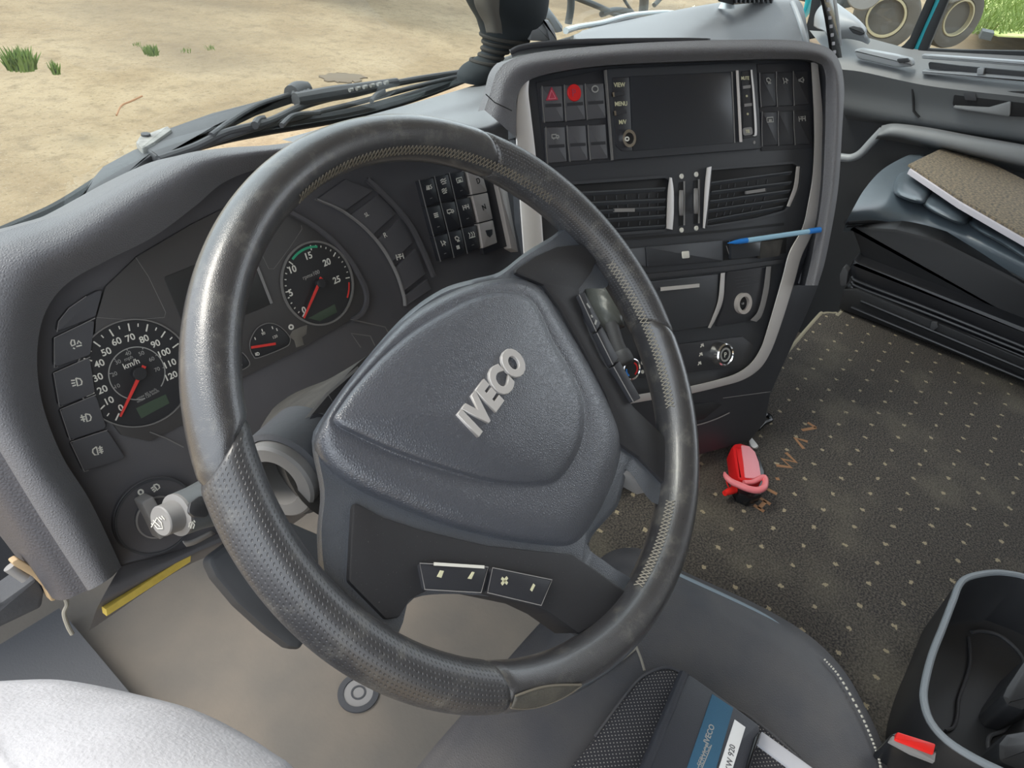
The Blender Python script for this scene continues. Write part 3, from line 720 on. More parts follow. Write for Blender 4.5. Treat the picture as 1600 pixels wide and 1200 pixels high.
def annulus(pl, st, r0, r1, h0, h1, name, m, parent, a0=0, a1=360, n=96):
    b = MB(); rows = []
    full = a1-a0 >= 360
    for k in range(n if full else n+1):
        a = R_(a0+(a1-a0)*k/n); d = pl.u*math.cos(a)+pl.v*math.sin(a); o = pl.w(st[0], st[1])
        rows.append([o+d*r0+pl.n*h0, o+d*r0+pl.n*h1, o+d*r1+pl.n*h1, o+d*r1+pl.n*h0])
    b.rows(rows, closed_u=True, closed_v=full, cap0=not full, cap1=not full); return b.build(name, m, parent)

# ------------------------------------------------------------------ instrument cluster
clu = thing('instrument_cluster', PC.o-PC.v*.07, 'black instrument cluster with two round dials and red needles behind the steering wheel', 'instrument cluster')
CLP = [(150, 500), (165, 448), (215, 400), (300, 350), (400, 300), (456, 332), (500, 359), (538, 393), (565, 432), (575, 463), (569, 487), (548, 500), (470, 545), (380, 590), (300, 655), (235, 690), (190, 680), (160, 640), (146, 570)]
b = MB(); b.prism(PC, CLP, -.004, .0006, r=.006, bev=.0006); b.build('face_plate', 'cluster_face', clu)
ST_S = (-.247, -.0150); ST_T = (0, 0)
def ang(pl, c, px): a = pl.st(px); return math.atan2(a[1]-c[1], a[0]-c[0])
def ticks(pl, c, angs, r0, r1, w, m, name, parent, h=.0016):
    b = MB()
    for a in angs:
        ca, sa = math.cos(a), math.sin(a); b.ribbon(pl, None, w, h=h, raw=[(c[0]+ca*r0, c[1]+sa*r0), (c[0]+ca*r1, c[1]+sa*r1)])
    return b.build(name, m, parent)
def z1(x, y): return (70+x/5, 430+y/5)
def z2(x, y): return (380+x/5, 350+y/5)
# speedometer
spd = disc(PC, ST_S, .0565, 0, .0012, 'speedometer', 'dial', clu); 
annulus(PC, ST_S, .0565, .0580, 0, .0026, 'dial_ring', 'dial_edge', spd)
annulus(PC, ST_S, .0276, .0286, .0010, .0016, 'mph_ring', 'print_grey', spd, a0=-55, a1=262)
a0 = ang(PC, ST_S, z1(570, 1090)); a70 = ang(PC, ST_S, z1(657, 427))
stp = (a70-(a0+2*math.pi if a0 < 0 else a0))/7
a0 = a0+2*math.pi if a0 < 0 else a0
ticks(PC, ST_S, [a0+stp*k for k in range(13)], .0455, .0535, .0014, 'print_white', 'long_ticks', spd)
ticks(PC, ST_S, [a0+stp*(k+.5) for k in range(12)], .0495, .053, .0011, 'print_white', 'short_ticks', spd)
ticks(PC, ST_S, [a0+stp*1.6*k for k in range(1, 8)], .0262, .0285, .0008, 'print_grey', 'mph_ticks', spd)
for s, x, y in (('0', 594, 1035), ('10', 505, 978), ('20', 450, 893), ('30', 415, 797), ('40', 425, 690), ('50', 480, 597), ('60', 560, 517), ('70', 668, 487), ('80', 775, 497), ('90', 865, 535), ('100', 935, 603), ('110', 980, 688), ('120', 990, 785)):
    text('numeral', s, PC, 'print_white', spd, ctr=z1(x, y), height=.0072, h=.0016, bold=.015)
for s, x, y in (('10', 568, 865), ('20', 542, 772), ('30', 572, 677), ('40', 650, 610), ('50', 755, 610), ('60', 835, 655), ('70', 878, 735)):
    text('numeral', s, PC, 'print_grey', spd, ctr=z1(x, y), height=.0042, h=.0016)
text('caption', 'mph', PC, 'print_grey', spd, ctr=z1(655, 652), height=.0048, h=.0016)
text('caption', 'km/h', PC, 'print_white', spd, ctr=z1(675, 690), height=.0062, h=.0016, bold=.008)
b = MB(); b.prism(PC, [z1(*p) for p in ((712, 1040), (945, 930), (975, 1000), (755, 1120))], .001, .0016); b.build('odometer_display', 'lcd', spd)
text('caption', 'vmax 85 km/h', PC, 'print_grey', spd, p0=z1(722, 975), p1=z1(875, 897), h=.0016)
text('caption', 'vmax 120 km/h', PC, 'print_grey', spd, p0=z1(724, 1000), p1=z1(895, 910), h=.0016)
def needle(pl, hub, tip, name, parent, hubst, hr, w=.004):
    A = pl.st(hub, .006); B = pl.st(tip, .006); b = MB(); d = (V(B)-V(A)); n = V((-d.y, d.x)).normalized(); d0 = d.normalized()
    P = [V(A)-d0*.004+n*w*.5, V(A)-d0*.004-n*w*.5, V(B)-n*w*.22, V(B)+n*w*.22]
    b.prism(pl, [(p.x, p.y) for p in P], .005, .007, flat=True, bev=.0004); nd = b.build(name, 'needle_red', parent)
    disc(pl, hubst, hr, .001, .0085, 'hub_cap', 'dial', nd, n=32)
    return nd
needle(PC, z1(765, 735), z1(590, 1105), 'needle', spd, ST_S, .007)
# tachometer
tac = disc(PC, ST_T, .052, 0, .0012, 'tachometer', 'dial', clu)
annulus(PC, ST_T, .052, .0545, 0, .003, 'dial_ring', 'dial_edge', tac)
TA = [ang(PC, ST_T, z2(*p)) for p in ((457, 730), (325, 555), (345, 322), (503, 183), (690, 235), (790, 425))]
T0 = TA[0]+2*math.pi if TA[0] < 0 else TA[0]; T5 = TA[5]; tp = (T5-T0)/25
ticks(PC, ST_T, [T0+tp*5*k for k in range(6)], .043, .0495, .0015, 'print_white', 'long_ticks', tac)
ticks(PC, ST_T, [T0+tp*k for k in range(26) if k % 5 and not 10 < k < 16], .0465, .049, .0013, 'print_white', 'short_ticks', tac)
annulus(PC, ST_T, .0455, .0485, .001, .0017, 'economy_band', 'green_mark', tac, a0=math.degrees(T0+tp*16.3), a1=math.degrees(T0+tp*10.7), n=30)
annulus(PC, ST_T, .0465, .0485, .001, .0017, 'red_band', 'needle_red', tac, a0=math.degrees(T0+tp*28.6), a1=math.degrees(T0+tp*25.8), n=12)
for s, x, y in (('0', 475, 672), ('5', 370, 537), ('10', 388, 352), ('15', 512, 247), ('20', 653, 298), ('25', 730, 435)):
    text('numeral', s, PC, 'print_white', tac, ctr=z2(x, y), height=.0088, h=.0016, bold=.02)
text('caption', 'rpmx100', PC, 'print_grey', tac, ctr=z2(533, 400), width=.026, h=.0016)
b = MB(); b.prism(PC, [z2(*p) for p in ((510, 735), (715, 625), (735, 690), (600, 760))], .001, .0016); b.build('clock_display', 'lcd', tac)
needle(PC, z2(603, 440), z2(476, 735), 'needle', tac, ST_T, .006)
# two small gauges
for nm, outl, nd, tk, icn in (('temperature_gauge', [(391, 545), (392, 530), (403, 512), (420, 505), (437, 510), (452, 525), (453, 535), (445, 543), (404, 559), (396, 556)], ((431, 537), (393, 543)), ((398, 527), (409, 514), (425, 510), (432, 513)), ('headlamp', (402, 553))),
                              ('fuel_gauge', [(342, 562), (352, 548), (365, 545), (380, 552), (390, 566), (386, 574), (365, 583), (350, 580)], ((366, 573), (350, 573)), ((367, 549), (375, 555)), ('box', (375, 569)))):
    b = MB(); b.prism(PC, outl, 0, .0012, r=.004, bev=.0004); g = b.build(nm, 'dial', clu)
    b = MB(); b.ribbon(PC, outl, .0011, h=.0022, closed=True, smooth=60); b.build('gauge_edge', 'dial_edge', g)
    b = MB()
    for t in tk: b.ribbon(PC, [t, (t[0]+1.5, t[1]+4)], .0012, h=.0016)
    b.build('ticks', 'print_white', g)
    icon('gauge_symbol', PC, icn[1], 3.5, icn[0], g, w=.0009, h=.0016)
    A, B = PC.st(nd[0], .004), PC.st(nd[1], .004); b = MB(); b.ribbon(PC, None, .003, h=.004, raw=[A, B], th=.001); b.build('needle', 'needle_red', g)
text('numeral', '90', PC, 'print_white', clu, ctr=(411.5, 521), height=.0035, h=.0018); text('numeral', '120', PC, 'print_white', clu, ctr=(430, 526), height=.0035, h=.0018)
# middle display
b = MB(); b.prism(PC, [(256, 433), (390, 378), (425, 475), (296, 530)], .0002, .0012, r=.003); sc_ = b.build('display_screen', 'screen_dim', clu)
b = MB(); b.ribbon(PC, [(396, 400), (425, 474)], .0028, h=.003, th=.002); b.build('display_edge', 'ring_grey', sc_)
b = MB(); b.ribbon(PC, [(212, 402), (232, 432), (259, 488), (257, 496), (205, 500), (150, 496)], .0006, h=.0009)
b.ribbon(PC, [(471, 352), (472, 358), (452, 388), (428, 420), (420, 420), (408, 395)], .0006, h=.0009); b.build('lamp_panel_outline', 'dial_edge', clu)
b = MB(); b.ribbon(PC, [(440, 325), (456, 332), (498, 357), (537, 392), (564, 432), (575, 463), (569, 487), (552, 500)], .005, h=.006, smooth=60, th=.006); b.build('pod_rim', 'dark_plastic', clu)
icon('warning_symbol', PC, (455, 511), 4, 'ring', clu, m='print_white', w=.002, h=.001)
b = MB(); b.prism(PC, [(457, 517), (470, 511), (480, 508), (479, 522), (472, 527), (475, 539), (463, 543), (460, 532), (452, 526)], .0006, .0009); tag(b.build('tape_scrap', 'tape', clu), 'scrap of cloudy tape')
b = MB(); b.ribbon(PC, [(548, 499), (602, 511), (608, 522)], .0015, h=.0016); b.ribbon(PC, [(564, 543), (549, 521), (579, 525), (586, 540)], .0017, h=.0016)
b.ribbon(PC, [(234, 675), (260, 685), (287, 699)], .0012, h=.0016); b.build('trim_line', 'dial_edge', clu)

# crescent of buttons right of the dials
crs = thing('button_crescent', PC.at((620, 470), 0), 'curved band of dark buttons with a thin bright edge right of the rev counter', 'button panel')
inn = [(496, 311), (538, 330), (575, 359), (602, 391), (622, 428), (633, 462), (635, 478)]
out = [(540, 280), (582, 298), (612, 326), (636, 360), (654, 398), (668, 436), (674, 452)]
iw = cr([(*p, 0) for p in inn], 25); ow = cr([(*p, 0) for p in out], 25)
for k in range(5):
    seg = [tuple(iw[i][:2]) for i in range(k*5, k*5+5)]+[tuple(ow[i][:2]) for i in reversed(range(k*5, k*5+5))]
    if k == 4: seg = [tuple(iw[i][:2]) for i in range(20, 25)]+[tuple(ow[i][:2]) for i in reversed(range(20, 25))]
    b = MB(); b.prism(PC, seg, -.003, .0022, bev=.0008); bt = b.build('button', 'dark_plastic', crs)
    if k == 1: text('button_mark', 'SL', PC, 'print_white', bt, ctr=(573, 335), height=.0055, h=.0027, rot=.15)
    if k == 2: text('button_mark', 'R', PC, 'print_white', bt, ctr=(602, 367), height=.007, h=.0027, rot=.15)
    if k == 3: icon('button_mark', PC, (625, 401), 6.5, 'axle', bt, w=.0016, h=.0027)
b = MB(); b.ribbon(PC, inn, .0018, h=.004, smooth=60, th=.006)
b.build('bright_edge', 'ring_grey', crs)
b = MB(); b.ribbon(PC, [(575, 280), (590, 293), (619, 322), (645, 355), (663, 392), (680, 432)], .006, h=.005, smooth=40, th=.006); b.build('outer_ridge', 'dark_plastic', crs)

# left column of lighting buttons
lcol = thing('switch_panel', PC.at((120, 740), 0), 'column of five dark lighting buttons at the left end of the dashboard', 'switch panel')
for pts, ic, c in (([(89, 519), (92, 502), (108, 482), (135, 463), (162, 449), (150, 494)], None, None), ([(85, 528), (149, 497), (142, 554), (85, 575)], 'worklamp', (119, 537)),
                   ([(84, 583), (141, 558), (149, 614), (93, 636)], 'headlamp', (120, 597)), ([(94, 640), (150, 617), (167, 669), (110, 688)], 'fog', (134, 653)),
                   ([(110, 691), (168, 672), (197, 716), (132, 737)], 'rearfog', (153, 704))):
    b = MB(); b.prism(PC, pts, -.004, .004, r=.004, bev=.0012); bt = b.build('button', 'button_plastic', lcol)
    b = MB(); b.ribbon(PC, [pts[1], pts[0], pts[-1], (pts[-1][0]*.9+pts[-2][0]*.1, pts[-1][1]*.9+pts[-2][1]*.1)] if ic else [pts[3], pts[2], pts[1], pts[0]], .0009, h=.0036); b.build('button_edge', 'ring_grey', bt)
    if ic: icon('button_mark', PC, c, 9, ic, bt, w=.0013, h=.0045)
# rotary headlamp switch
hs = thing('headlight_switch', PC.at((243, 806), 0), 'round black rotary headlamp switch low on the left of the dashboard', 'light switch')
hc = PC.st((243, 806)); hr = (V(PC.st((176, 812)))-V(hc)).length
disc(PC, hc, hr, -.01, .003, 'base', 'dark_plastic', hs, bev=.002)
annulus(PC, hc, hr*.93, hr*.985, .002, .0042, 'base_ring', 'rubber', hs)
disc(PC, hc, hr*.53, .002, .008, 'knob_base', 'dark_plastic', hs)
annulus(PC, hc, hr*.5, hr*.54, .007, .0085, 'knob_ring', 'ring_grey', hs)
b = MB(); b.prism(PC, [(221, 785), (240, 775), (268, 830), (250, 845)], .005, .026, r=.003, bev=.002); b.build('knob_bar', 'ring_grey', hs)
icon('switch_mark', PC, (220, 769), 4.6, 'ring', hs, w=.0018, h=.0034)
icon('switch_mark', PC, (243, 762), 7, 'headlamp', hs, w=.0016, h=.0034, rot=-40)

# 3 x 3 bank and the pale gear buttons
G = [[(654, 281), (665, 324), (677, 369), (688, 409)], [(678, 275), (688, 317), (699.5, 362), (709, 403)], [(701, 269.5), (711, 311.5), (721, 356), (730, 397)], [(727, 265), (736, 305), (746, 349), (752.5, 389)], [(752, 262), (762.5, 300), (771, 343), (778, 380)]]
bank = thing('switch_panel', PC.at((720, 400), 0), 'three by three block of dark rocker switches right of the instruments', 'switch panel')
IC = [['abs', 'bars', 'seat'], ['lines', 'truck', 'lamp'], ['box', 'axle', 'waves']]
def lerp2(a, c, k): return (a[0]+(c[0]-a[0])*k, a[1]+(c[1]-a[1])*k)
for c in range(3):
    for r in range(3):
        a, d, e, f = G[c][r], G[c+1][r], G[c+1][r+1], G[c][r+1]
        q = [lerp2(a, e, .03), lerp2(d, f, .06), lerp2(e, a, .05), lerp2(f, d, .03)]
        b = MB(); b.prism(PC, q, -.004, .005, r=.001, bev=.0008); s = b.build('switch', 'black_plastic', bank)
        b = MB(); b.ribbon(PC, [lerp2(a, d, .03), lerp2(f, e, .03)], .0017, h=.0052); b.build('switch_edge', 'ring_grey', s)
        ctr = lerp2(lerp2(a, e, .5), lerp2(a, d, .5), .3 if not (c == 1 and r == 0) else .5)
        icon('switch_mark', PC, (ctr[0]+1, ctr[1]), 5.5, IC[c][r], s, w=.0017, h=.0056, rot=-16)
        if c == 1 and r == 0: icon('switch_mark', PC, (ctr[0]+2.5, ctr[1]+15), 5, 'lines', s, w=.0017, h=.0056, rot=-16)
        if c == 1 and r == 2: icon('switch_mark', PC, (ctr[0]+2.5, ctr[1]+13), 4, 'bars', s, w=.0017, h=.0056, rot=-16)
        elif c != 1: icon('indicator', PC, lerp2(lerp2(a, e, .5), lerp2(f, e, .5), .5), 3, 'dash', s, m='print_grey', w=.0008, h=.0056, rot=-20)
gear = thing('gear_buttons', PC.at((760, 390), 0), 'column of three pale silver gear selector keys beside the switch block', 'gear selector')
for r, t in enumerate(('D', 'N', None)):
    a, d, e, f = G[3][r], G[4][r], G[4][r+1], G[3][r+1]
    a, f = (a[0]+2, a[1]), (f[0]+2, f[1])
    q = [lerp2(a, e, .02), lerp2(d, f, .02), lerp2(e, a, .02), lerp2(f, d, .02)]
    b = MB(); b.prism(PC, q, -.004, .008, r=.002, bev=.0015); k = b.build('key', 'silver_key', gear)
    cx = lerp2(lerp2(a, e, .5), lerp2(d, e, .5), .15)
    if t: text('key_mark', t, PC, 'deep_black', k, ctr=cx, height=.0085, h=.0085, bold=.01, rot=.12)
    else:
        b = MB(); b.prism(PC, [(cx[0]-6, cx[1]-4), (cx[0]+5, cx[1]-6), (cx[0]+5, cx[1]+2), (cx[0]+1, cx[1]+7), (cx[0]-3, cx[1]+4)], .008, .0086, r=.001); b.build('key_mark', 'black_plastic', k)
b = MB(); b.prism(PC, [(730, 258), (765, 248), (795, 384), (756, 398)], -.004, .003, r=.003); b.build('key_frame', 'black_plastic', gear)
b = MB(); b.prism(PC, [(776, 280), (789, 276), (810, 394), (799, 388)], -.006, .012, r=.001, bev=.001); tag(b.build('panel_end_trim', 'silver_key', bank), 'silver strip closing the panel')

# ------------------------------------------------------------------ centre console
def as_part(e, parent, name, label=None):
    """turns an assembly into a part of parent: its first mesh is the part, the rest its sub-parts"""
    ch = [o for o in bpy.data.objects if o.parent == e]
    main = ch[0]; L = e.get('label'); bpy.data.objects.remove(e)
    main.parent = None; main.matrix_parent_inverse = Matrix(); main.name = name; put(main, parent)
    if L: main['label'] = L
    for c in ch[1:]:
        c.parent = None; c.matrix_parent_inverse = Matrix(); put(c, main)
    return main
con = thing('center_console', PK.at((1060, 690), 0), 'black centre console facing the driver, edged by a silver U-shaped trim', 'console')
b = MB(); b.prism(PK, [(802, 150), (815, 122), (960, 88), (1275, 82), (1298, 100), (1296, 200), (1290, 300), (1268, 385), (1240, 440), (1216, 520), (1188, 570), (1080, 608), (1000, 624), (900, 640), (845, 500), (812, 350), (804, 215)], -.014, -.001, r=.01, bev=.001); b.build('face', 'console_plastic', con)
b = MB(); b.prism(PK, [(1294, 300), (1280, 446), (1262, 490), (1230, 560), (1205, 616), (1197, 660), (1172, 690), (1092, 712), (1000, 725), (935, 735), (880, 600), (1000, 618), (1080, 605), (1185, 570), (1230, 440)], -.2, -.006, r=.006, bev=.004); b.build('lower_body', 'black_plastic', con)
b = MB(); b.ribbon(PK, [(1058, 668), (1090, 664), (1118, 655), (1140, 645)], .002, h=-.004, smooth=16); b.ribbon(PK, [(1130, 622), (1204, 612)], .001, h=-.005); b.build('pocket_edge', 'ring_grey', con)
b = MB(); b.prism(PK, [(1062, 634), (1112, 628), (1128, 632), (1100, 655), (1062, 662)], -.005, -.0048); b.build('pocket', 'deep_black', con)
# silver trim
LE = [(1267, 98), (1271, 170), (1272, 225), (1269, 278), (1262, 320), (1253, 357), (1233, 394), (1221, 438), (1200, 510), (1187, 547), (1168, 572), (1138, 588), (1080, 603), (1030, 611), (960, 622)]
RE = [(1278, 98), (1285, 170), (1285, 225), (1283, 292), (1276, 345), (1266, 372), (1252, 402), (1240, 445), (1216, 520), (1200, 558), (1184, 579), (1160, 594), (1126, 604), (1080, 615), (1030, 623), (960, 635)]
def band(pl, A, B, h0, h1, name, m, parent, n=80, bev=.0012):
    A = cr([(*p, 0) for p in A], n); B = cr([(*p, 0) for p in B], n)
    rows = [[pl.at(p[:2], h0) for p in A], [pl.at(p[:2], h1-bev) for p in A], [pl.at(p.lerp(q, .06)[:2], h1) for p, q in zip(A, B)],
            [pl.at(q.lerp(p, .06)[:2], h1) for p, q in zip(A, B)], [pl.at(q[:2], h1-bev) for q in B], [pl.at(q[:2], h0) for q in B]]
    b = MB(); b.rows(rows, closed_v=True)
    return b.build(name, m, parent, smooth=50)
band(PK, LE, RE, -.002, .013, 'silver_trim', 'silver', con)
band(PK, [(821, 124), (810, 145), (806, 175), (806, 215), (811, 300), (818, 397)], [(827, 124), (826, 145), (830, 180), (837, 240), (845, 320), (850, 392)], -.002, .013, 'silver_trim', 'silver', con)
# switches
def sw_(pts, ic, c, parent, label=None, m='button_plastic', bar=True):
    b = MB(); q = [lerp2(pts[0], pts[2], .02), lerp2(pts[1], pts[3], .03), lerp2(pts[2], pts[0], .03), lerp2(pts[3], pts[1], .02)]
    b.prism(PK, q, -.006, .005, r=.001, bev=.001); s = b.build('switch', m, parent)
    b = MB(); b.ribbon(PK, [lerp2(pts[0], pts[1], .03), lerp2(pts[0], pts[3], .5), lerp2(pts[3], pts[2], .03)], .0014, h=.0055); b.build('switch_edge', 'dial_edge', s)
    if bar:
        b = MB(); b.ribbon(PK, [lerp2(lerp2(pts[0], pts[3], .54), lerp2(pts[1], pts[2], .54), .12), lerp2(lerp2(pts[0], pts[3], .54), lerp2(pts[1], pts[2], .54), .9)], .004, h=.0056); b.build('finger_groove', 'black_plastic', s)
    if ic and ic in GL: icon('switch_mark', PK, c, 6, ic, s, m='print_grey', w=.0016, h=.006, rot=-5)
    return s
lb = thing('switch_panel', PK.at((900, 255), 0), 'block of six switches with red hazard triangle left of the screen', 'switch panel')
b = MB(); b.prism(PK, [(838, 128), (945, 108), (957, 252), (852, 262)], -.004, .0005, r=.002); b.build('panel_plate', 'black_plastic', lb)
s = sw_([(846, 134), (879, 132), (882, 191), (850, 192)], None, None, lb); 
b = MB(); b.prism(PK, [(862, 135), (873, 156), (853, 157.5)], .005, .006, r=.001); tri = b.build('hazard_triangle', 'hazard_red', s)
b = MB(); b.ribbon(PK, [(862, 141), (868.5, 153.5), (857.5, 154.5)], .0011, h=.0064, closed=True); b.build('triangle_outline', 'label_pink', tri)
s = sw_([(881, 132), (912, 130), (916, 188), (883.5, 190.5)], None, None, lb)
cst = PK.st((897, 145), .006); disc(PK, cst, .0106, .004, .0075, 'red_button', 'red', s, n=40)
text('button_mark', 'P', PK, 'hazard_red', s, ctr=(897, 145), height=.009, h=.0078, bold=.01)
sw_([(913.5, 130), (944, 128), (948, 185.6), (917, 188)], 'ring', (930, 139), lb)
sw_([(852, 198), (883.5, 196), (887, 254), (855, 256)], 'truck', (868, 213), lb)
sw_([(885, 196), (916, 194), (920, 251.6), (890, 253)], None, None, lb)
sw_([(918, 195), (947, 192), (951, 249), (922, 250.7)], None, None, lb)
rb = thing('switch_panel', PK.at((1228, 230), 0), 'block of six dark switches with bright left edges right of the screen', 'switch panel')
b = MB(); b.prism(PK, [(1183, 100), (1266, 96), (1270, 231), (1190, 236)], -.004, .0005, r=.002); b.build('panel_plate', 'black_plastic', rb)
for pts, ic, c in (([(1186.5, 113), (1212, 111.5), (1213.5, 166.5), (1189, 168)], 'lamp', (1201, 126)), ([(1212.5, 111.5), (1238.5, 110.5), (1240, 165.5), (1214, 167)], 'seat', (1227, 126)),
                   ([(1239, 110.5), (1263, 109), (1265, 164), (1240.5, 165.5)], 'horn', (1252.5, 125)), ([(1190.5, 174), (1215, 173), (1216, 228), (1190.5, 229)], 'box', (1203.5, 187)),
                   ([(1215.5, 173), (1239, 172), (1241.5, 227), (1216, 228)], None, None), ([(1239.5, 172), (1265.5, 171), (1267, 227), (1242, 227)], 'axle', (1253.5, 185.5))):
    sw_(pts, ic, c, rb, m='black_plastic', bar=False)
# radio
rad = thing('radio_unit', PK.at((1070, 240), 0), 'black touchscreen radio unit with silver-ringed knob in the centre console', 'radio')
b = MB(); b.prism(PK, [(948, 107), (1182, 97), (1190, 232), (958, 250)], -.004, .004, r=.003, bev=.001); b.build('bezel', 'console_plastic', rad)
b = MB(); b.prism(PK, [(984, 119), (1143, 112), (1148, 223), (989, 236)], .003, .0052, r=.002); b.build('screen', 'screen', rad)
b = MB(); b.prism(PK, [(957, 121), (983, 119.5), (988, 236), (972, 236), (963, 228)], .003, .0055, r=.003); ls = b.build('key_strip', 'black_plastic', rad)
for s, c in (('VIEW', (968, 132.5)), ('MENU', (970.5, 162)), ('M/V', (973, 190.5))): text('key_label', s, PK, 'ivory', ls, ctr=c, height=.0058, h=.006, bold=.02)
for q in ([(957.5, 148), (976, 145)], [(960, 177), (979, 174)]):
    b = MB(); b.ribbon(PK, q, .0048, h=.0075, th=.002); t = b.build('key', 'black_plastic', ls)
    b = MB(); b.ribbon(PK, [q[0], lerp2(q[0], q[1], .15)], .006, h=.008, th=.002); b.build('key_tip', 'chrome', t)
kst = PK.st((980, 217), .006); annulus(PK, kst, .0075, .0118, .004, .011, 'knob_ring', 'chrome', rad); disc(PK, kst, .0078, .004, .0115, 'knob', 'gloss_black', rad, n=40)
icon('knob_mark', PK, (980, 217), 3.5, 'ring', rad, m='print_white', w=.0018, h=.012)
b = MB(); b.ribbon(PK, [(947, 109), (958, 250)], .002, h=.006, th=.004); b.build('bezel_edge', 'dial_edge', rad)
band(PK, [(1149.5, 110), (1155, 222)], [(1154, 110), (1160, 222)], .003, .0085, 'silver_bar', 'silver_key', rad, n=6)
b = MB(); b.ribbon(PK, [(1144, 112), (1148.5, 223)], .0016, h=.006, th=.002); b.build('screen_edge', 'ring_grey', rad)
b = MB(); b.prism(PK, [(1159, 111), (1176, 109), (1183, 214), (1162, 217)], .003, .0055, r=.002); rs_ = b.build('key_strip', 'black_plastic', rad)
band(PK, [(1172.5, 109), (1176, 150), (1179, 205), (1176, 212)], [(1175.5, 109), (1179.5, 150), (1183, 205), (1180, 213)], .005, .0075, 'silver_bar', 'silver', rad, n=20)
text('key_label', 'MUTE', PK, 'ivory', rs_, ctr=(1164.5, 122), height=.005, h=.006, bold=.02)
for q in ([(1161, 136.5), (1173, 135)], [(1163, 164.5), (1175, 163)]):
    b = MB(); b.ribbon(PK, q, .0042, h=.0072, th=.002); t = b.build('key', 'ring_grey', rs_)
for c in ((1167, 150), (1168.5, 178)): icon('key_label', PK, c, 2.2, 'snow', rs_, m='ivory', w=.0012, h=.006)
b = MB(); b.prism(PK, [(1161, 200), (1175, 198), (1177, 210), (1163, 212)], .005, .0068, r=.004); t = b.build('key', 'ring_grey', rs_)
text('key_label', 'TEL', PK, 'ivory', rs_, ctr=(1168.5, 205), height=.0045, h=.0074, bold=.02)
disc(PK, PK.st((1175, 223)), .0028, .003, .005, 'screw', 'ring_grey', rad, n=16)

# air vents
def vent(opening, slats, handle, bars, label, vanes):
    t = thing('air_vent', PK.at(opening[-1], 0), label, 'air vent')
    b = MB(); b.prism(PK, opening, -.0012, -.0004, r=.004); b.build('opening', 'deep_black', t)
    b = MB(); b.ribbon(PK, opening, .004, h=.003, closed=True, th=.004); b.build('frame', 'console_plastic', t)
    for l, r in slats:
        A, B, n = PK.at(l, .0035), PK.at(r, .0035), PK.n
        dn = PK.v*-.0045; b = MB(); b.rows([[A, B], [A+dn-n*.004, B+dn-n*.004], [A+dn*1.35-n*.0042, B+dn*1.35-n*.0042], [A+dn*.4-n*.0002, B+dn*.4-n*.0002]], closed_v=True, closed_u=False); b.build('slat', 'slat_plastic', t)
    for i, (l, r) in enumerate(slats[:-1]):
        for k in vanes:
            a = lerp2(l, r, k); c = lerp2(*slats[i+1], k-.01)
            b = MB(); b.ribbon(PK, [lerp2(a, c, .5), lerp2(a, c, .9)], .0016, h=.0006, th=.0008); b.build('vane', 'rubber', t)
    b = MB(); b.ribbon(PK, handle, .0048, h=.0055, th=.003); b.build('handle', 'ring_grey', t)
    for A, B in bars: band(PK, A, B, -.002, .006, 'silver_bar', 'silver', t, n=16)
    as_part(t, con, 'air_vent')
vent([(868, 288), (1040, 276), (1048, 282), (1049, 350), (1040, 360), (880, 372)], [((880, 301), (1040, 292.5)), ((884, 317), (1040, 310)), ((888, 331), (1040, 322)), ((890, 345), (1040, 335)), ((890, 361), (1040, 351))], [(960, 328.5), (992, 328)],
     [([(1046, 277), (1043, 300), (1041.5, 335), (1041, 357)], [(1050, 278), (1053, 300), (1053, 335), (1051, 359)])], 'black slatted air vent nearest the wheel rim, under the hazard switches', (.3, .42, .52, .62, .74, .84, .93))
vent([(1112, 264), (1240, 254), (1252, 262), (1249, 292), (1240, 315), (1226, 330), (1180, 343), (1104, 354)], [((1112, 284), (1238, 267)), ((1112, 298.5), (1237, 283)), ((1110, 313), (1235, 296)), ((1108, 327), (1231, 309)), ((1106, 343), (1224, 321))], [(1166, 301), (1196, 296.5)],
     [([(1104, 262), (1101, 290), (1099, 330), (1098, 356)], [(1112, 260), (1109, 290), (1105, 330), (1101.5, 357)]), ([(1244, 260), (1240, 290), (1234, 308), (1229, 322)], [(1250, 260), (1247, 290), (1241, 308), (1234, 323)])], 'black slatted air vent with curved right side, above the blue pen', (.12, .22, .3, .46, .58, .7))
for (x, dx, nm) in ((1065.5, 0, 'left'), (1088.5, 0, 'right')):
    t = thing('vent_wheel', PK.at((x, 355), 0), 'thumb wheel in the slot between the vents, %s' % ('nearer the left vent' if nm == 'left' else 'nearer the right vent'), 'thumb wheel')
    dy = 0 if nm == 'left' else -3
    b = MB(); b.prism(PK, [(x-4, 285+dy), (x+4, 284+dy), (x+4, 352+dy), (x-4, 353+dy)], -.0006, .0003, r=.001); b.build('slot', 'deep_black', t)
    b = MB(); b.surf([[PK.at((x-3.5, 297+dy), .001), PK.at((x-3.5, 306+dy), .006), PK.at((x-3.5, 316+dy), .008), PK.at((x-3.5, 327+dy), .006), PK.at((x-3.5, 337+dy), .001)], [PK.at((x+2.5, 297+dy), .001), PK.at((x+2.5, 306+dy), .006), PK.at((x+2.5, 316+dy), .008), PK.at((x+2.5, 327+dy), .006), PK.at((x+2.5, 337+dy), .001)]], 20, 3); b.build('wheel', 'ring_grey', t, solid=.002)
    b = MB(); b.ribbon(PK, [(x+4.2, 283+dy), (x+4.2, 352+dy)], .0018, h=.002, th=.002); b.build('slot_edge', 'ring_grey', t)
    for yy in (275.5+dy, 359.5+dy): disc(PK, PK.st((x-.5, yy)), .0037, -.001, .0012, 'end_mark', 'print_white', t, n=20)
    as_part(t, con, 'thumb_wheel')
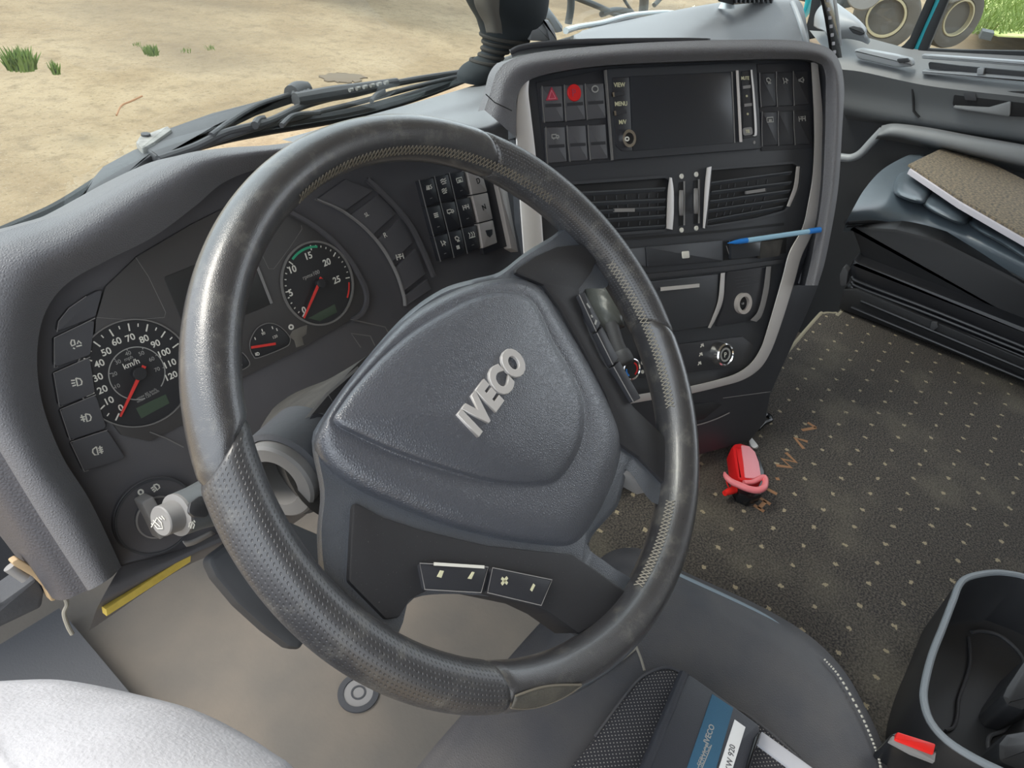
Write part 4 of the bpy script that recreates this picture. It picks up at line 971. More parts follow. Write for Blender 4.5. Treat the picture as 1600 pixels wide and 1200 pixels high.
# drawer row
drw = thing('drawer', PK.at((1070, 410), 0), 'narrow black console drawer with small white square mark under the vents', 'drawer')
b = MB(); b.prism(PK, [(1010, 386), (1129, 375), (1129, 408), (1012, 417)], -.004, .005, r=.001, bev=.001); b.build('front', 'console_plastic', drw)
b = MB(); b.prism(PK, [(1066, 393), (1077, 392), (1078, 403), (1067, 404)], .005, .0065, r=.002); b.build('lock_mark', 'print_white', drw); as_part(drw, con, 'drawer')
b = MB(); b.prism(PK, [(930, 392), (1008, 386), (1010, 417), (940, 424)], -.004, .004, r=.001, bev=.001); b.build('side_blank', 'console_plastic', con)
b = MB(); b.ribbon(PK, [(930, 376), (1010, 371), (1130, 361), (1225, 350)], .004, h=.0, th=.002); b.build('shadow_gap', 'deep_black', con)
b = MB(); b.prism(PK, [(1131, 377), (1230, 366), (1228, 396), (1131, 407)], -.003, .0, r=.001); b.build('open_pocket', 'deep_black', con)
b = MB(); b.ribbon(PK, [(1135, 384), (1141, 403)], .0012, h=.0006); b.ribbon(PK, [(1140, 376), (1141, 404)], .0012, h=.0006); b.build('pocket_rib', 'ring_grey', con)
b = MB(); b.prism(PK, [(1143, 381), (1190, 376), (1188, 400), (1143, 405)], .0002, .006, r=.001); tag(b.build('card_holder', 'screen', None), 'dark plastic card holder tucked in the pocket under the pen', 'card holder')
b = MB(); b.prism(PK, [(1190, 378), (1224, 374), (1218, 400), (1188, 404)], .0002, .007, r=.002); tag(b.build('grey_block', 'grey_shroud', None), 'small grey block at the right end of the pocket under the pen', 'block')
b = MB(); b.ribbon(PK, [(1000, 433), (1130, 420), (1225, 408)], .007, h=.004, th=.005); b.build('ledge', 'black_plastic', con)
# cover door and socket panel
b = MB(); b.prism(PK, [(985, 443), (1123, 428), (1121, 470), (1108, 510), (1055, 518), (1000, 524)], -.004, .005, r=.003, bev=.0015); cov = b.build('storage_cover', 'console_plastic', con)
b = MB(); b.ribbon(PK, [(1032, 452), (1093, 446)], .0055, h=.0075, th=.003); b.build('pull_strip', 'silver', cov)
band(PK, [(1126, 427), (1122, 468), (1113, 495), (1106, 512)], [(1133, 426), (1130, 468), (1119, 497), (1110, 513)], -.002, .007, 'silver_strip', 'silver', con, n=24)
b = MB(); b.prism(PK, [(1136, 425), (1200, 416), (1196, 455), (1186, 492), (1176, 501), (1118, 511), (1130, 480)], -.004, .002, r=.004, bev=.001); b.build('socket_plate', 'black_plastic', con)
band(PK, [(1197, 417), (1192, 455), (1184, 486), (1172, 500)], [(1205, 416), (1201, 455), (1191, 492), (1182, 503)], -.002, .006, 'silver_strip', 'ring_grey', con, n=24)
b = MB()
for k in range(4): b.ribbon(PK, [(1148+k, 434+k*5), (1188-k, 428+k*5)], .0009, h=.0025)
b.build('embossed_lines', 'rubber', con)
soc = thing('power_socket', PK.at((1160, 474), 0), 'round metal-ringed power socket in the console', 'socket')
kst = PK.st((1160, 474), .004); annulus(PK, kst, .0115, .0172, .0, .009, 'ring', 'silver_key', soc); disc(PK, kst, .0118, -.002, .003, 'well', 'deep_black', soc)
b = MB(); b.lathe(PK.w(kst[0], kst[1], .002), PK.n, [(.002, 0), (.002, .004)], n=12); b.build('centre_pin', 'ring_grey', soc); as_part(soc, con, 'power_socket')
# lower control panel with knobs
b = MB(); b.prism(PK, [(1000, 545), (1160, 526), (1178, 540), (1165, 572), (1000, 592)], -.004, .002, r=.003, bev=.001); b.build('climate_plate', 'black_plastic', con)
for c, g in (((1097, 540), 'arrow'), ((1095, 554), 'arrow'), ((1093, 568), 'arrow')): icon('climate_mark', PK, c, 4.2, g, con, m='print_white', w=.0018, h=.0026)
kn = thing('control_knob', PK.at((1132, 554), 0), 'chrome-ringed black climate knob at the lower right of the console', 'knob')
kst = PK.st((1132, 554), .014); b = MB(); o = PK.w(kst[0], kst[1], 0); b.lathe(o, PK.n, [(.021, 0), (.020, .006), (.0185, .016), (.0165, .018), (.0155, .016)], n=48, cap1=False); b.build('ring', 'chrome', kn)
disc(PK, kst, .0158, .002, .0155, 'face', 'gloss_black', kn); annulus(PK, kst, .0085, .0115, .015, .0162, 'printed_ring', 'print_grey', kn); text('knob_mark', 'P', PK, 'print_white', kn, ctr=('st', kst[0], kst[1]), height=.008, h=.0162); as_part(kn, con, 'control_knob')
kn = thing('control_knob', PK.at((990, 578), 0), 'chrome-ringed temperature knob with blue and red arc, seen through the wheel', 'knob')
kst = PK.st((987, 577), .012); b = MB(); o = PK.w(kst[0], kst[1], 0); b.lathe(o, PK.n, [(.019, 0), (.018, .006), (.0165, .013), (.015, .014), (.014, .0125)], n=48, cap1=False); b.build('ring', 'chrome', kn)
disc(PK, kst, .0143, .002, .0122, 'face', 'gloss_black', kn)
annulus(PK, kst, .009, .0115, .012, .0128, 'hot_arc', 'red', kn, a0=-60, a1=60, n=20); annulus(PK, kst, .009, .0115, .012, .0128, 'cold_arc', 'pen_blue', kn, a0=165, a1=235, n=20); as_part(kn, con, 'control_knob')
for c in ((1004, 567), (1004, 581)): icon('climate_mark', PK, c, 3.5, 'snow', con, m='print_white', w=.0016, h=.0026)

# lever with leather boot, between console and wheel
lev = thing('brake_lever', PK.at((938, 450), .0), 'short black lever with a creased leather boot, seen between wheel spoke and rim', 'lever')
b = MB(); P0, P1, P2, P3 = PK.at((936, 440), .0), PK.at((945, 470), .03), PK.at((955, 495), .05), PK.at((961, 514), .058)
b.tube([P0, P1, P2, P3], [.021, .0225, .019, .0125], n=28, sub=26)
for v in b.bm.verts:
    q = v.co; f = math.sin((q.x*3+q.z*2)*120)*.0012+math.sin((q.x-q.z*1.3)*210)*.0007; v.co = q+PK.n*f
b.build('boot', 'boot_leather', lev, smooth=80)
b = MB(); A, B, D, E_ = PK.at((955, 505), .06), PK.at((964, 535), .072), PK.at((972, 555), .08), PK.at((977, 566), .084)
b.tube([A, B, D], [.0092, .0088, .0098], n=24, sub=12); b.build('stick', 'rubber', lev, smooth=60)
b = MB(); b.tube([D-(D-B)*.35, D, E_, E_+(E_-D)*.4], [.0105, .0125, .0122, .007], n=24, sub=16); b.build('grip_knob', 'rubber', lev, smooth=60)

# blue pen lying on the ledge
pen = thing('pen', PK.at((1200, 372), .03), 'translucent blue ballpoint pen sticking out of the console pocket', 'pen')
A = PK.at((1137, 380), .006); B = PK.at((1281, 359), .034); d = (B-A).normalized(); L = (B-A).length
b = MB(); b.lathe(A+d*L*.13, d, [(.004, 0), (.0042, .01), (.0042, L*.75)], n=8); b.build('barrel', 'pen_light', pen)
b = MB(); b.lathe(A, d, [(.0006, 0), (.0012, .004), (.0034, L*.08), (.0042, L*.135), (.0042, L*.2)], n=16); b.build('tip', 'pen_blue', pen)
b = MB(); b.lathe(A+d*L*.87, d, [(.0046, 0), (.0047, L*.05), (.0047, L*.13)], n=16); b.build('cap', 'pen_blue', pen)

# ------------------------------------------------------------------ passenger door
PX = Plane((1.9, 0, 0), 0, 0); PX.n, PX.u, PX.v = V((-1, 0, 0)), V((0, -1, 0)), V((0, 0, 1))
def xpl(x):
    p = Plane((x, 0, 0), 0, 0); p.n, p.u, p.v = PX.n, PX.u, PX.v; return p
door = thing('door_1', (1.95, -.2, .3), 'grey passenger door with armrest, recessed handle and a light-edged window ledge', 'door'); struct(door)
ra = [(1262, 44), (1310, 48), (1360, 60), (1425, 76), (1500, 81), (1600, 86), (1760, 96)]
rb_ = [(1300, 92), (1340, 97), (1400, 110), (1450, 121), (1520, 130), (1600, 139), (1760, 158)]
rc = [(1310, 108), (1345, 112), (1400, 124), (1450, 134), (1520, 143), (1600, 152), (1760, 172)]
rd = [(1316, 140), (1346, 146), (1400, 155), (1450, 164), (1520, 174), (1600, 184), (1760, 206)]
re = [(1318, 172), (1350, 179), (1400, 188), (1450, 196), (1520, 206), (1600, 218), (1760, 244)]
rf = [(1322, 185), (1352, 190), (1402, 196), (1450, 204), (1520, 214), (1600, 226), (1760, 252)]
def xr(row, x): return [X_(x, *p) for p in row]
b = MB(); b.surf([xr(ra, 1.95), xr([(lerp2(p, q, .5)) for p, q in zip(ra, rb_)], 1.915), xr(rb_, 1.87), xr(rc, 1.852)], 70, 16); b.build('ledge', 'door_grey', door, smooth=50)
b = MB(); b.surf([xr(rc, 1.852), xr(rd, 1.875), xr(re, 1.88), xr(rf, 1.93)], 70, 14); b.build('panel', 'door_dark2', door, smooth=50)
b = MB(); b.box((1.93, -1.5, -.42), (.04, 0, 0), (0, 2.3, 0), (0, 0, .80)); b.build('lower_panel', 'door_dark', door)  # dark colour stands in for the shade of the passenger footwell
b = MB(); b.prism(xpl(1.875), [(1333, 78), (1345, 76), (1400, 86), (1424, 92), (1428, 104), (1400, 106), (1340, 92)], -.004, .02, r=.012, bev=.006); b.build('ledge_cap', 'door_light', door)
b = MB(); b.prism(xpl(1.88), [(1450, 97), (1500, 103), (1600, 112), (1700, 120), (1700, 130), (1600, 121), (1500, 113), (1452, 108)], -.002, .012, r=.004); b.build('slot', 'door_dark', door)
b = MB(); b.prism(xpl(1.88), [(1440, 92), (1500, 96), (1600, 104), (1700, 112), (1700, 104), (1600, 96), (1500, 89), (1440, 85)], -.002, .02, r=.006, bev=.004)
b.prism(xpl(1.88), [(1440, 110), (1500, 113), (1600, 121), (1700, 130), (1700, 138), (1600, 128), (1500, 121), (1440, 116)], -.002, .022, r=.006, bev=.004); b.build('slot_rim', 'door_light', door)
b = MB(); b.prism(xpl(1.88), [(1527, 107), (1538, 106), (1536, 116), (1526, 117)], 0, .026, r=.002); b.build('clip', 'door_light', door)
b = MB(); b.prism(xpl(1.87), [(1400, 92), (1418, 91), (1422, 97), (1405, 99)], .02, .03, r=.004); b.build('lock_pin', 'door_dark', door)
b = MB(); b.ribbon(xpl(1.87), [(1425, 131), (1426, 150), (1427, 174), (1436, 184)], .004, h=.01, th=.01); b.build('panel_seam', 'deep_black', door)
b = MB(); b.prism(xpl(1.865), [(1491, 140), (1600, 143), (1720, 150), (1720, 190), (1578, 182), (1488, 166)], 0, .006, r=.01, bev=.004); hd = b.build('handle_recess', 'deep_black', door)
b = MB(); b.prism(xpl(1.862), [(1490, 165), (1545, 168), (1580, 158), (1578, 183), (1530, 176), (1489, 170)], .004, .012, r=.006, bev=.004); b.build('handle_lip', 'door_grey', hd)
b = MB(); b.prism(xpl(1.862), [(1505, 145), (1524, 146), (1526, 158), (1508, 156)], .004, .01, r=.003); b.build('latch', 'rubber', hd)
# armrest
b = MB()
b.surf([xr([(1378, 196), (1400, 193), (1450, 199), (1520, 212), (1600, 226), (1760, 254)], 1.86), xr([(1374, 206), (1398, 197), (1450, 205), (1520, 218), (1600, 232), (1760, 260)], 1.80),
        xr([(1370, 214), (1396, 212), (1450, 222), (1520, 238), (1600, 256), (1760, 288)], 1.79), xr([(1368, 217), (1394, 216), (1450, 228), (1520, 245), (1600, 264), (1760, 298)], 1.84), xr([(1368, 219), (1394, 220), (1450, 232), (1520, 250), (1600, 270), (1760, 304)], 1.9)], 60, 20); b.build('armrest', 'door_grey', door, smooth=60)
b = MB(); b.tube([X_(1.86, *p) for p in ((1380, 203), (1362, 222), (1345, 240), (1330, 247), (1312, 246))], .012, n=14, sub=30); b.build('pull_rim', 'door_light', door)
b = MB(); b.tube([X_(1.88, *p) for p in ((1376, 212), (1400, 216), (1450, 226), (1480, 232))], .004, n=8, sub=20); b.build('armrest_edge', 'door_light', door)
# windows
b = MB(); b.prism(xpl(1.975), [(1258, 60), (1262, -300), (1900, -300), (1760, 96), (1600, 86), (1425, 80)], -.002, .002, bev=.0002); g = struct(b.build('window_2', 'glass'))
b = MB()
b.prism(xpl(1.96), [(1254, 60), (1264, 24), (1274, -40), (1292, -40), (1283, 0), (1277, 26), (1282, 44), (1300, 54), (1262, 62)], -.01, .015, bev=.002)
b.prism(xpl(1.96), [(1404, 76), (1412, 70), (1421, 60), (1434, 30), (1447, 0), (1462, -40), (1478, -40), (1450, 26), (1424, 84)], -.01, .012, bev=.002)
b.prism(xpl(1.96), [(1431, 86), (1445, 50), (1468, 0), (1486, -40), (1502, -40), (1482, 0), (1450, 76), (1446, 90)], -.01, .012, bev=.002)
b.prism(xpl(1.96), [(1446, 80), (1450, 76), (1500, 78), (1600, 80), (1760, 90), (1760, 98), (1600, 88), (1500, 86), (1446, 90)], -.01, .012, bev=.002); struct(b.build('trim_2', 'pillar_black'))
b = MB(); b.prism(xpl(1.985), [(1420, 84), (1431, 84), (1470, 0), (1488, -40), (1474, -40), (1457, 0)], -.02, .03, bev=.003)
b.prism(xpl(2.02), [(1252, 30), (1257, 24), (1268, -2), (1280, -40), (1262, -40), (1258, 0)], -.02, .02, bev=.003); b.build('frame_teal', 'teal', door)
# moulded grey corner with demister outlet
cor = thing('demister_outlet', X_(1.9, 1330, 60), 'grey moulded corner with dark oval demister outlet below the small quarter window', 'vent')
b = MB(); b.surf([xr([(1277, 40), (1279, 22), (1288, 10), (1300, 8), (1306, 12)], 1.92), xr([(1284, 46), (1290, 32), (1305, 24), (1322, 26), (1336, 34)], 1.88), xr([(1292, 52), (1306, 46), (1322, 42), (1342, 44), (1354, 54)], 1.86), xr([(1302, 60), (1316, 56), (1330, 56), (1348, 60), (1360, 64)], 1.88)], 30, 18); b.build('moulding', 'door_light', cor, smooth=60, solid=.01)
b = MB(); b.prism(xpl(1.86), [(1324, 43), (1333, 40), (1345, 43), (1352, 52), (1344, 56), (1332, 52)], 0, .012, r=.012, bev=.004); b.build('outlet', 'door_dark', cor)
# perforated strap hanging by the pillar
PS = Plane(Y_(.16, 1300, 40), 0, 0)
stp_ = thing('perforated_strap', PS.at((1308, 80)), 'black strap with a row of pale holes hanging beside the passenger window', 'strap')
b = MB(); b.prism(PS, [(1286, -6), (1301, -6), (1306, 30), (1311, 58), (1316, 90), (1302, 92), (1298, 62), (1293, 30)], -.006, .0, bev=.001); b.build('band', 'gloss_black', stp_)
b = MB(); b.prism(PS, [(1301, -6), (1307, -6), (1313, 40), (1316, 72), (1312, 72), (1306, 30)], -.008, -.002, bev=.001); b.build('bright_edge', 'door_light', stp_)
for k in range(7):
    y = 1+k*13.4; x = 1293.5+k*1.75; b = MB(); b.prism(PS, [(x-2.2, y-2.4), (x+2.4, y-2.8), (x+2.6, y+2.6), (x-2, y+3)], -.001, .0008, r=.004, bev=.0003); b.build('hole', 'strap_pale', stp_)
b = MB(); b.tube([Y_(.36, 1238, 4), Y_(.33, 1246, 24), Y_(.30, 1254, 48), Y_(.27, 1263, 84)], .006, n=10, sub=20); tag(b.build('end_trim', 'door_light', dash), 'pale strip closing the passenger end')

# ------------------------------------------------------------------ passenger seat
ps = thing('passenger_seat', (1.6, -.3, 0), 'black leather passenger seat with stitched front edge on a low black base', 'seat')
Zr = lambda z, row: [Z_(z, *p) for p in row]
e0r = [(1322, 347), (1370, 346), (1430, 357), (1500, 385), (1560, 415), (1660, 470)]
b = MB(); b.surf([[p+V((0.02, 0, -.03)) for p in Zr(.195, e0r)], Zr(.20, e0r), Zr(.232, [(1333, 326), (1385, 322), (1440, 333), (1510, 363), (1570, 393), (1670, 448)]), Zr(.25, [(1352, 294), (1402, 290), (1455, 302), (1520, 335), (1580, 367), (1680, 422)]),
                   Zr(.262, [(1380, 264), (1428, 262), (1480, 280), (1540, 312), (1600, 345), (1700, 400)]), Zr(.27, [(1418, 243), (1462, 245), (1510, 262), (1570, 295), (1630, 325), (1730, 380)]), Zr(.235, [(1430, 243), (1474, 244), (1520, 262), (1580, 295), (1640, 325), (1740, 380)])], 60, 40)
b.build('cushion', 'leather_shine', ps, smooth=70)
for pts, z in (([(1405, 270), (1432, 266), (1462, 282), (1450, 312), (1436, 318), (1398, 302)], .252), ([(1442, 318), (1460, 297), (1490, 312), (1520, 330), (1506, 350), (1470, 338)], .248), ([(1516, 352), (1530, 337), (1580, 362), (1640, 395), (1630, 420), (1570, 385)], .246)):
    c = (sum(p[0] for p in pts)/len(pts), sum(p[1] for p in pts)/len(pts))
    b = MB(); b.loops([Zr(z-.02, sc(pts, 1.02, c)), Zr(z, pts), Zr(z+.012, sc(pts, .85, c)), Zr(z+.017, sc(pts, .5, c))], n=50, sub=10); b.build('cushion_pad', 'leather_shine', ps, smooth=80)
b = MB(); b.tube(Zr(.198, e0r), .007, n=10, sub=50); b.build('piping', 'seat_shell', ps)
b = MB(); b.tube(Zr(.186, [(1323, 353), (1370, 351), (1430, 362), (1500, 391), (1560, 421), (1660, 477)]), .004, n=8, sub=50); b.build('piping', 'seat_shell', ps)
b = MB()
e1 = cr(Zr(.204, [(1324, 343), (1370, 342), (1430, 353), (1500, 381), (1560, 411), (1660, 466)]), 90)
for k in range(0, 88, 2): b.tube([e1[k], e1[k+1]], .0018, n=5)
b.build('stitching', 'rubber', ps)
b = MB(); b.prism(xpl(1.375), [(1322, 352), (1400, 357), (1470, 375), (1540, 410), (1660, 470), (1660, 545), (1450, 460), (1345, 414), (1342, 390), (1333, 366)], -.5, 0, r=.012, bev=.01); b.build('skirt', 'seat_shell', ps)
b = MB(); b.prism(xpl(1.33), [(1326, 420), (1333, 404), (1342, 410), (1450, 452), (1660, 534), (1660, 588), (1450, 502), (1340, 452), (1326, 436)], -.5, 0, r=.012, bev=.012); b.build('base_shell', 'seat_gloss', ps)
for dy in (12, 20, 28):
    b = MB(); b.tube([X_(1.326, *p) for p in ((1330, 420+dy), (1345, 430+dy), (1450, 470+dy), (1560, 514+dy), (1660, 554+dy))], .0045, n=8, sub=30); b.build('bellows_fold', 'seat_gloss', ps)
b = MB(); b.prism(xpl(1.315), [(1318, 452), (1340, 452), (1450, 498), (1660, 586), (1660, 622), (1450, 536), (1310, 482)], -.45, 0, r=.004, bev=.003); b.build('rail_box', 'seat_shell', ps)
for a, c in (((1345, 470), (1660, 602)), ((1330, 480), (1660, 618))):
    b = MB(); b.tube([X_(1.312, *a), X_(1.312, *c)], .004, n=8); b.build('rail_highlight', 'seat_gloss', ps)  # thin tubes added to draw highlight lines along the rail box
b = MB(); b.prism(xpl(1.31), [(1455, 504), (1464, 505), (1466, 511), (1458, 517), (1453, 513)], -.002, .008, r=.003); b.build('release_tab', 'rubber', ps)
b = MB(); b.prism(xpl(1.32), [(1312, 430), (1318, 415), (1325, 425), (1322, 446), (1313, 448)], -.02, .004, r=.006); b.build('side_lever', 'rubber', ps)

# board lying on the passenger seat
bd = thing('board', Z_(.285, 1540, 300), 'speckled brown board with white underside lying across the passenger seat', 'board')
top = [(1420, 256), (1487, 224), (1560, 260), (1720, 340), (1760, 460), (1600, 366), (1500, 309)]
b = MB(); hp = hplane(.30); b.prism(hp, top, -.006, 0, bev=.0015); b.build('top_sheet', 'board_top', bd)
b = MB(); hp2 = hplane(.294); b.prism(hp2, [(1421, 264), (1487, 232), (1720, 348), (1760, 468), (1600, 374), (1500, 317)], -.012, 0, bev=.001); b.build('under_sheet', 'board_under', bd)

# ------------------------------------------------------------------ driver's seat and what lies on it
ds = thing('driver_seat', (.0, -.4, .0), 'black leather driver seat cushion with woven centre panel and pale edge stitching', 'seat')
SO = [(560, 1330), (654, 1200), (724, 1117), (800, 1025), (880, 937), (935, 878), (972, 862), (1010, 868), (1062, 898), (1180, 952), (1260, 1000), (1312, 1052), (1347, 1112), (1372, 1168), (1384, 1230), (1390, 1340), (1330, 1480), (1000, 1560), (620, 1520)]
cS = (1010, 1180)
b = MB(); s0 = arc_resample(Zr(.06, SO), 140); s_1 = [p+V((0, 0, -.16)) for p in s0]
S1 = arc_resample(Zr(.082, sc(SO, .965, cS)), 140); S2 = arc_resample(Zr(.092, sc(SO, .87, cS)), 140); S3 = arc_resample(Zr(.088, sc(SO, .6, cS)), 140)
b.rows([s_1, [p+V((0, 0, -.03)) for p in s0], s0, [p+V((0, 0, .013)) for p in blend(s0, S1, .3)], S1, blend(S1, S2, .5), S2, S3], closed_u=True, cap0=True, cap1=True); b.build('cushion', 'leather_seat', ds, smooth=70)
b = MB(); b.tube(Zr(.079, [(1045, 890), (1062, 900), (1180, 955), (1240, 990)]), [.001, .0035, .003, .001], n=8, sub=30); b.build('edge_sheen', 'ring_shine', ds)  # pale tapered line, paints the sheen along the leather edge
b = MB()
e1 = cr(Zr(.084, [(1288, 1030), (1312, 1058), (1345, 1116), (1366, 1165), (1376, 1200), (1380, 1260)]), 70)
for k in range(0, 68, 2): b.tube([e1[k], e1[k+1]], .0013, n=5)
b.build('edge_stitching', 'pale_thread', ds)
IN = [(870, 1230), (930, 1150), (985, 1076), (1012, 1052), (1045, 1043), (1075, 1058), (1120, 1092), (1180, 1125), (1265, 1200), (1290, 1330), (1000, 1400), (840, 1330)]
cI = (1060, 1200)
b = MB(); b.loops([Zr(.08, IN), Zr(.097, sc(IN, .985, cI)), Zr(.102, sc(IN, .93, cI)), Zr(.103, sc(IN, .5, cI))], n=100, sub=14); b.build('woven_panel', 'seat_weave', ds, smooth=80)
b = MB(); b.tube(Zr(.094, [(994, 1010), (1001, 1028), (1007, 1048)]), .0015, n=6, sub=10); b.build('seam', 'thread', ds)
b = MB(); b.tube(Zr(.09, [(995, 1012), (960, 1040), (925, 1060)]), .0013, n=6, sub=10); b.build('seam', 'thread', ds)
b = MB(); b.tube(Zr(.101, IN[1:9]), .0016, n=6, sub=40); b.build('panel_welt', 'leather_seat', ds)
b = MB(); b.prism(hplane(.107), [(1190, 1142), (1240, 1178), (1320, 1236), (1330, 1262), (1286, 1238), (1184, 1162)], -.004, 0, r=.002, bev=.0008); tag(b.build('pale_strap', 'strap_pale', None), 'pale grey webbing strap on the driver seat right of the folder', 'strap')
fo = thing('folder', Z_(.107, 1090, 1190), 'black folder with blue band and white label lying on the driver seat', 'folder')
FB = [(1063, 1053), (1080, 1054), (1115, 1079), (1187, 1132), (1188, 1142), (1130, 1370), (930, 1370)]
b = MB(); h1 = hplane(.126); b.prism(h1, FB, -.022, 0, r=.004, bev=.003); b.build('cover', 'folder_black', fo)
b = MB(); b.tube([h1.at(p, -.004) for p in ((1069, 1054), (1030, 1150), (940, 1368))], .006, n=12, sub=20); b.build('spine', 'folder_black', fo)
b = MB(); b.prism(h1, [(1113, 1084), (1146, 1106), (1120, 1198), (1075, 1362), (1005, 1362), (1074, 1198)], -.001, .0012, bev=.0004); bb = b.build('band', 'blue_band', fo)
text('printed_name', 'IVECO', h1, 'print_grey', bb, p0=(1107, 1163), p1=(1117, 1135), h=.0014, bold=.02)
b = MB(); b.ribbon(h1, [(1090, 1202), (1097, 1200), (1112, 1164), (1105, 1162)], .0008, h=.0014, closed=True); b.build('printed_frame', 'print_grey', bb)
text('printed_name', 'SERVICE', h1, 'print_grey', bb, p0=(1096, 1199), p1=(1110, 1166), h=.0014, bold=.0)
b = MB(); b.prism(h1, [(1148, 1124), (1165, 1136), (1144, 1204), (1100, 1362), (1070, 1362), (1122, 1204)], -.001, .001, bev=.0003); lab = b.build('label', 'paper', fo)
text('handwriting', 'KW 920', h1, 'ink', lab, p0=(1142, 1207), p1=(1149, 1166), h=.0013, bold=.0)
b = MB(); b.prism(h1, [(1180, 1150), (1187, 1142), (1189, 1146), (1170, 1200), (1130, 1362), (1118, 1362)], -.02, .004, r=.002, bev=.002); b.build('clasp_edge', 'gloss_black', fo)

# ------------------------------------------------------------------ cup holder, belt buckle
ch = thing('cup_holder', (.36, -.5, 0), 'black plastic cup holder tray with grey rim on the carpet beside the driver seat', 'cup holder')
RM = [(1545, 896), (1512, 903), (1498, 915), (1489, 938), (1472, 982), (1455, 1026), (1443, 1077), (1445, 1107), (1456, 1133), (1479, 1158), (1514, 1181), (1560, 1204), (1620, 1228), (1690, 1220), (1740, 1140), (1730, 1020), (1680, 940), (1610, 906), (1575, 897)]
cR = (1590, 1060)
z0 = .10; rim_ = arc_resample(Zr(z0, RM), 120); cC = sum(rim_, V((0, 0, 0)))/120
def scl(P, k, z): return [V((cC.x+(p.x-cC.x)*k, cC.y+(p.y-cC.y)*k, z)) for p in P]
b = MB(); b.rows([scl(rim_, .97, .001), scl(rim_, 1.03, z0-.015), scl(rim_, 1.02, z0), scl(rim_, .97, z0), scl(rim_, .93, z0-.02), scl(rim_, .86, z0-.078), scl(rim_, .80, z0-.083)], closed_u=True, cap0=True, cap1=True); b.build('tray', 'cup_black', ch, smooth=50)
b = MB(); b.tube([p+V((0, 0, .001)) for p in rim_], .0042, n=10, closed=True); b.build('rim', 'rim_grey', ch)
b = MB(); zf = hplane(.019)
b.tube([zf.at(p, 0) for p in ((1518, 988), (1535, 986), (1560, 992), (1582, 1008), (1597, 1026), (1600, 1044), (1580, 1062), (1566, 1084), (1570, 1100), (1582, 1112), (1570, 1140), (1548, 1150), (1544, 1166), (1552, 1184))], .0026, n=8, sub=80)
b.tube([zf.at(p, 0) for p in ((1514, 996), (1516, 1030), (1512, 1052), (1506, 1070), (1498, 1094), (1496, 1118), (1490, 1136), (1478, 1142))], .0022, n=8, sub=60); b.build('cup_ring', 'rubber', ch)
b = MB(); b.prism(hplane(.07), [(1600, 1030), (1572, 1072), (1566, 1086), (1574, 1102), (1600, 1110), (1640, 1090), (1640, 1040)], -.052, 0, r=.006, bev=.006)
b.prism(hplane(.07), [(1560, 1160), (1572, 1145), (1600, 1140), (1660, 1150), (1660, 1200), (1600, 1205), (1560, 1190)], -.052, 0, r=.008, bev=.006); b.build('divider', 'cup_black', ch)
bk_ = thing('belt_buckle', Z_(.05, 1430, 1200), 'black seat belt buckle with red release button beside the cup holder', 'buckle')
hb = hplane(.12)
b = MB(); b.prism(hb, [(1389, 1157), (1394, 1146), (1402, 1143), (1466, 1163), (1466, 1172), (1461, 1191)], -.09, 0, r=.003, bev=.003); b.build('housing', 'gloss_black', bk_)
b = MB(); b.prism(hb, [(1390, 1157), (1395, 1149), (1404, 1154), (1458, 1176), (1464, 1172), (1461, 1190), (1425, 1176)], -.002, .003, r=.001, bev=.001); b.build('frame', 'ring_grey', bk_)
b = MB(); b.prism(hb, [(1403, 1143), (1463, 1162), (1459, 1178), (1398, 1155)], -.002, .006, r=.002, bev=.0015); b.build('release_button', 'bright_red', bk_)

# ------------------------------------------------------------------ red hand tool on the carpet
gd = thing('hand_tool', Z_(0, 1165, 765), 'red and pink plastic hand tool with looped handle lying on the carpet by the console', 'tool')
hg = hplane(.04)
body = [(1144, 697), (1148, 692), (1157, 691), (1170, 695), (1181, 705), (1187, 720), (1190, 735), (1192, 748), (1170, 752), (1153, 749), (1149, 730)]
b = MB(); b.prism(hg, body, -.03, 0, r=.004, bev=.006); b.build('body', 'red', gd)
b = MB(); b.prism(hg, [(1158, 695), (1171, 697), (1180, 706), (1186, 722), (1189, 742), (1178, 747), (1164, 746), (1162, 724)], -.002, .0015, r=.003, bev=.001); b.build('label', 'label_pink', gd)
b = MB(); b.tube([hg.at(p, .0) for p in ((1132, 738), (1134, 744), (1142, 752), (1155, 758), (1170, 764), (1184, 766), (1193, 762), (1196, 754), (1194, 746), (1186, 748), (1176, 753), (1162, 754))], [.0015, .004, .005, .0055, .0055, .0055, .0055, .005, .005, .0045, .004, .004], n=12, sub=60); b.build('handle_loop', 'pink', gd, smooth=60)
b = MB(); b.prism(hplane(.02), [(1149, 760), (1155, 772), (1173, 779), (1190, 772), (1196, 760), (1195, 735), (1187, 712), (1180, 706), (1160, 748)], -.018, 0, r=.006, bev=.003); b.build('under_body', 'gloss_black', gd)
b = MB(); b.tube([hplane(.018).at(p, 0) for p in ((1149, 765), (1141, 767), (1132, 771))], [.0055, .006, .0045], n=14, sub=12); b.build('nozzle', 'bright_red', gd, smooth=60)
b = MB(); b.tube([hplane(.004).at(p, 0) for p in ((1135, 752), (1139, 762), (1150, 773), (1165, 780), (1184, 780))], .0012, n=6, sub=20); b.build('wire_loop', 'red', gd)
b = MB(); b.loops([Zr(0, [(1170, 688), (1172, 682), (1180, 690), (1185, 698), (1179, 702), (1172, 698)]), Zr(.008, [(1171, 688), (1173, 684), (1179, 690), (1183, 697), (1178, 700), (1173, 696)])], n=24); tag(b.build('paper_scrap', 'paper', None), 'small crumpled white scrap on the carpet behind the red tool', 'scrap')
